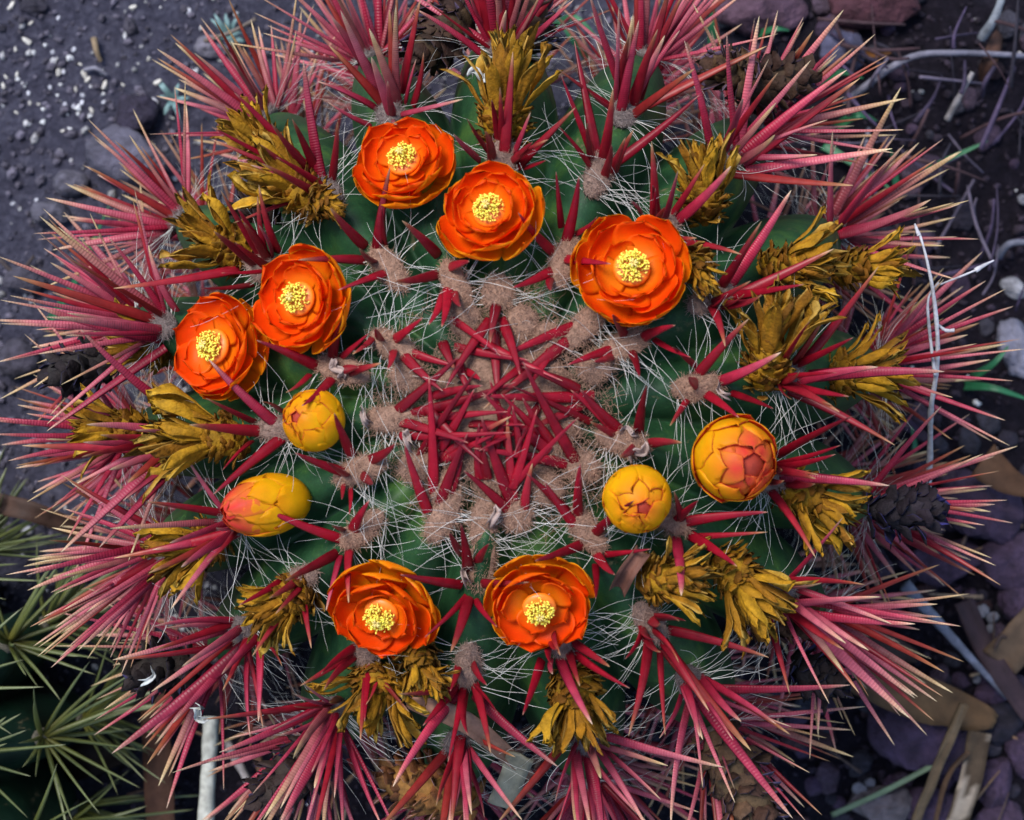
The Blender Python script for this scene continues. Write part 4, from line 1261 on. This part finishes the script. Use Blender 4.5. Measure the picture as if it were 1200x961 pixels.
TAN = (0.26, 0.14, 0.06); BROWN = (0.12, 0.055, 0.03); STRAWC = (0.30, 0.20, 0.11)
LEAVES = [('dry_leaf', [(985, 785, .03), (1070, 815, .034), (1165, 845, .02)], 52, TAN, 'both', 'broad tan dry leaf lying above the large purple rock', None),
 ('dry_leaf', [(1150, 540, .03), (1185, 565, .034), (1225, 580, .03)], 44, (0.20, 0.095, 0.045), 'tip', 'brown dry leaf with blunt end on the purple gravel', None),
 ('bark_piece', [(1170, 775, .02), (1200, 745, .03), (1230, 715, .03)], 46, (0.24, 0.15, 0.09), 'none', 'rough tan piece of bark beside the dark strap leaf', None),
 ('dry_strip', [(1120, 970, .02), (1137, 915, .03), (1148, 858, .03)], 26, (0.14, 0.09, 0.05), 'none', 'brown dry strip spotted with pale patches', (0.34, 0.27, 0.20)),
 ('straw', [(1072, 965, .02), (1100, 895, .04), (1130, 825, .05)], 11, STRAWC, 'none', 'straight tan straw leaning over the purple rock', None),
 ('straw', [(1095, 965, .02), (1110, 910, .03), (1135, 880, .04)], 5, (0.2, 0.11, 0.06), 'none', 'thin brown curved straw beside the spotted strip', None),
 ('strap_leaf', [(1128, 705, .012), (1160, 770, .02), (1210, 840, .02)], 24, (0.075, 0.042, 0.055), 'none', 'dark purplish strap leaf under the grey stalk', None),
 ('strap_leaf', [(182, 800, .02), (184, 880, .03), (190, 975, .03)], 32, (0.22, 0.10, 0.06), 'none', 'reddish brown strap leaf standing beside the white stalk', None),
 ('strap_leaf', [(300, 880, .03), (310, 920, .04), (318, 965, .04)], 10, (0.2, 0.1, 0.06), 'tip', 'narrow brown blade between the lower spines', None),
 ('dry_leaf', [(60, 905, .01), (100, 890, .02), (150, 880, .01)], 40, (0.045, 0.022, 0.012), 'both', 'dark brown rotting leaf between the two cacti', None),
 ('dry_leaf', [(1000, 730, .02), (1030, 755, .03), (1075, 770, .02)], 30, (0.09, 0.05, 0.04), 'both', 'small dark dry leaf under the spine fan', None),
 ('dry_leaf', [(1170, 40, .01), (1160, 70, .02), (1150, 95, .01)], 18, (0.11, 0.05, 0.035), 'both', 'small brown leaf caught in the dry twigs', None),
 ('dry_leaf', [(1015, 62, .01), (1028, 63, .015), (1045, 60, .01)], 9, (0.30, 0.12, 0.03), 'both', 'tiny orange brown leaf beside the reddish rock', None),
 ('straw', [(0, 590, .06), (40, 600, .07), (110, 628, .05)], 22, (0.13, 0.07, 0.05), 'none', 'dull brown straw behind the yellow spined cactus', None)]
for k, (nm, pp, w, col, tp, lab, sp) in enumerate(LEAVES):
    tag(strap(nm, gpts(*pp), w / GPX, M_LEAF, np.array(col) * 0.42, tp, 0.0009, 0.12, 0.003, k * 3.7, sp), lab, nm.replace('_', ' ').split()[-1])

def stick(name, pts, r0, r1, mat, col, sides=7, n=16, seed=0, knob=0.15):
    P = spline(pts, n)
    R = [(r0 + (r1 - r0) * k / n) * (1 + knob * noise.noise(Vector((k * 0.7, seed, 1.3)))) for k in range(n + 1)]
    V, F = tube(P, R, sides)
    c = np.array([np.array(col) * (1 + 0.35 * noise.noise(Vector((v[0] * 150 + seed, v[1] * 150, v[2] * 150)))) for v in V])
    mb = MB(); mb.add(V, F, np.clip(c, 0.004, 1))
    return link(name, mb.mesh(name, mat))
STALKS = [([(1060, 685, .03), (1120, 752, .03), (1180, 818, .016)], 8, 2.5, (0.24, 0.25, 0.32), 'bluish grey dead stalk tapering over the dark strap leaf', 'dead_stalk', 'stalk'),
 ([(247, 840, .05), (244, 900, .055), (240, 975, .06)], 9, 9, (0.66, 0.68, 0.62), 'thick white stalk rising below the spine fan', 'white_stalk', 'stalk'),
 ([(265, 870, .04), (285, 905, .045), (305, 945, .05)], 6, 4, (0.42, 0.38, 0.38), 'grey weathered stick beside the white stalk', 'weathered_stick', 'stick'),
 ([(110, 45, .004), (113, 60, .006), (118, 72, .004)], 4, 2.5, (0.36, 0.26, 0.16), 'short tan twig end among the white crumbs', 'twig', 'twig'),
 ([(240, 48, .006), (270, 38, .01), (300, 22, .01)], 3, 2, (0.24, 0.19, 0.16), 'tan twig lying on soil behind the spines', 'twig', 'twig'),
 ([(0, 305, .004), (20, 320, .006), (40, 300, .005)], 3, 2, (0.08, 0.06, 0.06), 'dark bent twig on the sandy soil', 'twig', 'twig'),
 ([(100, 82, .003), (112, 80, .006), (125, 88, .003)], 3, 2, (0.28, 0.27, 0.33), 'pale grey twig end beside the white crumbs', 'twig', 'twig'),
 ([(1195, 760, .02), (1175, 745, .03), (1165, 760, .03)], 3, 2, (0.1, 0.06, 0.05), 'small dark twig beside the bark piece', 'twig', 'twig'),
 ([(990, 120, .01), (1060, 70, .03), (1120, 62, .03), (1210, 66, .02)], 4.5, 3, (0.26, 0.25, 0.32), 'long pale bent branch across the dry twigs', 'dead_branch', 'branch'),
 ([(1110, 140, .02), (1125, 112, .03), (1140, 85, .035)], 4, 3, (0.40, 0.37, 0.38), 'short pale stick leaning in the twig tangle', 'weathered_stick', 'stick'),
 ([(1150, 45, .02), (1165, 22, .03), (1175, -5, .03)], 6, 4, (0.30, 0.33, 0.38), 'frayed grey stick at the back of the twig tangle', 'weathered_stick', 'stick'),
 ([(1170, 300, .01), (1185, 285, .02), (1215, 285, .02)], 5, 3, (0.20, 0.21, 0.28), 'grey forked twig beside the pale whitish stone', 'twig', 'twig'),
 ([(1018, 150, .01), (1014, 190, .02), (1020, 235, .02)], 3, 2, (0.26, 0.25, 0.32), 'thin pale grey twig under the spine tips', 'twig', 'twig')]
for k, (pp, w0, w1, col, lab, nm, cat) in enumerate(STALKS):
    tag(stick(nm, gpts(*pp), w0 / GPX, w1 / GPX, M_TWIG, np.array(col) * (0.6 if k != 1 else 0.65), seed=k * 2.1), lab, cat)

# tangle of dark dry twigs
for k in range(62):
    px, py = random.uniform(985, 1215), random.uniform(25, 340)
    a = random.choice((0.0, 1.45, 1.2, -0.9, 0.6, 1.75, -0.15)) + random.gauss(0, 0.2)
    l = random.uniform(35, 110)
    h0, h1 = random.uniform(0.004, 0.05), random.uniform(0.004, 0.05)
    pts = [(px - math.cos(a) * l / 2, py + math.sin(a) * l / 2, h0), (px + random.uniform(-6, 6), py + random.uniform(-6, 6), (h0 + h1) / 2 + 0.005), (px + math.cos(a) * l / 2, py - math.sin(a) * l / 2, h1)]
    cn, col = random.choice([('violet grey', (0.060, 0.042, 0.085)), ('dark purple', (0.038, 0.028, 0.055)), ('reddish brown', (0.05, 0.026, 0.032)), ('pale grey', (0.09, 0.075, 0.11)), ('blackish', (0.02, 0.017, 0.028))])
    col = np.array(col)
    w = random.uniform(1.3, 3.4) / GPX
    tag(stick('dry_twig', gpts(*pts), w, w * random.uniform(0.3, 0.8), M_TWIG, col, 5, 8, k), '%s %s dry twig in the tangle nearest %s' % ('thick' if w * GPX > 2.4 else 'thin', cn, near(px, py)), 'twig', 'dry twigs tangled on the ground')
# straw litter and shed spines under the lower flank
for k in range(46):
    px, py = visible_spot(160, 1210, 560, 975, 400)
    a = random.uniform(0, PI); l = random.uniform(25, 70)
    pts = [(px - math.cos(a) * l / 2, py + math.sin(a) * l / 2, random.uniform(.002, .02)), (px + math.cos(a) * l / 2, py - math.sin(a) * l / 2, random.uniform(.002, .02))]
    col = np.array(random.choice([(0.14, 0.08, 0.05), (0.20, 0.12, 0.07), (0.09, 0.06, 0.05), (0.26, 0.19, 0.13)]))
    w = random.uniform(1.5, 3.2) / GPX
    tag(stick('straw_bit', gpts(*pts), w, w * 0.3, M_TWIG, col, 5, 6, k), '%s bit of brown straw in the litter nearest %s' % ('long' if l > 48 else 'short', near(px, py)), 'straw', 'straw bits under the cactus')

# ---- dead grey twig lying across the spine tips
tw = link('grey_twig', None)
tag(tw, 'forked whitish grey dead twig lying across the red spine tips', 'twig')
def wpts(*pp): return [unproject(px, py, z) for (px, py, z) in pp]
for nm, pp, r0, r1 in (('stem', [(1077, 272, .20), (1085, 300, .20), (1094, 345, .198), (1099, 400, .19), (1097, 440, .18), (1091, 480, .165), (1090, 530, .14), (1087, 592, .12)], .0007, .0023),
  ('branch', [(1096, 440, .182), (1089, 385, .190), (1088, 350, .192), (1100, 331, .19)], .0012, .0006),
  ('branch', [(1100, 334, .193), (1128, 323, .195), (1145, 316, .196)], .0005, .0007), ('bud_tip', [(1143, 317, .196), (1153, 311, .196), (1165, 305, .197)], .0017, .0004),
  ('branch', [(1099, 380, .19), (1108, 387, .19), (1118, 387, .19)], .0008, .0013), ('bud_tip', [(1077, 276, .2), (1074, 268, .2), (1072, 262, .2)], .0014, .0005)):
    stick(nm, wpts(*pp), r0 * 0.75, r1 * 0.7, M_TWIG, (0.44, 0.43, 0.46), 7, 22, r0 * 1e4, 0.3).parent = tw

# ---- leaf litter caught on the cactus
def s_pts(pp):
    out = []
    for (px, py, h) in pp:
        pos, n, d, sd = surf_at(px, py); out.append(unproject(px, py, pos[2] + h))
    return out
tag(strap('dry_leaf', s_pts([(478, 822, .008), (545, 845, .014), (622, 908, .014)]), 0.0085, M_LEAF, (0.24, 0.13, 0.09), 'both', 0.0007, 0.3, 0.001, 5, n=18), 'narrow brown dry leaf caught across the lower ribs', 'leaf')
tag(strap('dry_leaf', s_pts([(585, 945, .012), (597, 918, .016), (610, 885, .012)]), 0.011, M_LEAF, (0.17, 0.165, 0.125), 'none', 0.0006, 0.1, 0.002, 9), 'pale grey leaf scrap wedged between lower ribs', 'leaf')
tag(strap('bark_curl', s_pts([(724, 692, .010), (736, 668, .014), (752, 645, .012)]), 0.0065, M_LEAF, (0.13, 0.055, 0.038), 'none', 0.0012, 0.7, 0.004, 3), 'reddish brown curl of bark on a woolly areole', 'bark')
SCR = [(397, 432, 'by the upper spines of a left flower'), (430, 484, 'on green rib near the small yellow bud'), (477, 515, 'at the edge of the crimson spine crown'), (737, 506, 'heaped on wool behind the round bud'), (748, 530, 'on wool touching the round bud'),
       (549, 674, 'in the spine cross between two flowers'), (580, 603, 'on wool below the crimson crown'), (848, 456, 'beside long red spines on wool'), (562, 88, 'in the withered flower'), (173, 790, 'standing in for a bird dropping on the black old fruit'), (236, 834, 'among the long pink spines'), (548, 447, 'inside the crimson spine crown')]  # the scrap on the black fruit stands for a white bird dropping
for k, (px, py, where) in enumerate(SCR):
    root_pos, n, d, sd = surf_at(px, py)
    h = 0.006 if k not in (8, 9, 10) else 0.022
    c = unproject(px, py, root_pos[2] + h)
    a = random.uniform(0, 6.3)
    dv = np.array((math.cos(a), math.sin(a), 0.1)) * 0.0038
    sd2 = np.array((-dv[1], dv[0], 0))
    pts = [c - dv + sd2 * random.uniform(-0.6, 0.6), c - dv * 0.4 + np.array((0, 0, 0.003)) + sd2 * random.uniform(-0.7, 0.7), c + dv * 0.3 + sd2 * random.uniform(-0.7, 0.7), c + dv + np.array((0, 0, 0.002))]
    tag(strap('papery_scrap', pts, 0.0030, M_PAPER, (0.36, 0.27, 0.24) if k not in (8, 9, 10) else (0.6, 0.62, 0.60), 'tip' if k % 2 else 'none', 0.0003, 0.7, 0.0040, k * 4.1, n=10), 'curled pale papery scrap ' + where, 'scrap')

# ------------------------------------------------------------------ neighbouring cactus with yellow-green spines
NB = (-0.318, -0.165)
nribs = [2 * PI * k / 13 + 0.10 for k in range(13)]
nb = Body(0.105, 0.085, 0.075, nribs, base=(0, 0), depth=0.24)
neighbour = link('small_cactus', None, None, Matrix.Translation((NB[0], NB[1], 0)))
tag(neighbour, 'shade-darkened green cactus with long yellow green spines beside the big cactus', 'cactus')
TONES['yellow'] = [(0, (0.085, 0.075, 0.010)), (0.3, (0.085, 0.10, 0.022)), (0.8, (0.11, 0.135, 0.05)), (1, (0.17, 0.18, 0.09))]  # yellow-green, darkened to paint in the shade around the neighbour
ysp = []
for k in range(4):
    mb = MB(); mb.add(*unit_spine('yellow', (-2.5, 0.5, 2.0, 4.0)[k], k, segs=10, sides=6, flat=0.7)); ysp.append(mb.mesh('spine', M_YSPINE))
npads = [make_pad(k + 20, (0.14, 0.13, 0.10)) for k in range(2)]
for i, phi in enumerate(nb.ribs):
    facing = math.cos(phi) > -0.35
    for s in (0.40, 0.72, 1.02, 1.35):
        nb.bumps[i].append(s)
        if not facing: continue
        pos, n, down, side = nb.crest(s, phi)
        mt = frame_mat(pos + n * 0.002, down * 0.006, side * 0.0045, n * 0.003)
        ar = link('areole', random.choice(npads), neighbour, mt)
        for k in range(18):
            az = 2 * PI * k / 18 + random.uniform(-0.2, 0.2)
            tilt = random.uniform(0.75, 1.2) if k > 2 else random.uniform(0.1, 0.6)
            d = n * math.cos(tilt) + (down * math.sin(az) + side * math.cos(az)) * math.sin(tilt)
            L = random.uniform(0.034, 0.056) * (1.2 if k < 3 else 1)
            hw = random.uniform(0.0012, 0.0018) * (1.4 if k < 3 else 1)
            x, y, z = axis_frame(d, n)
            o = link('spine', random.choice(ysp), ar)
            o.matrix_parent_inverse = mt.inverted()
            o.matrix_basis = frame_mat(pos + n * 0.003, x * hw, y * hw, nrm(d) * L)
link('stem', nb.mesh('small_cactus_stem', M_STEM_SHADED, 14, 90), neighbour)
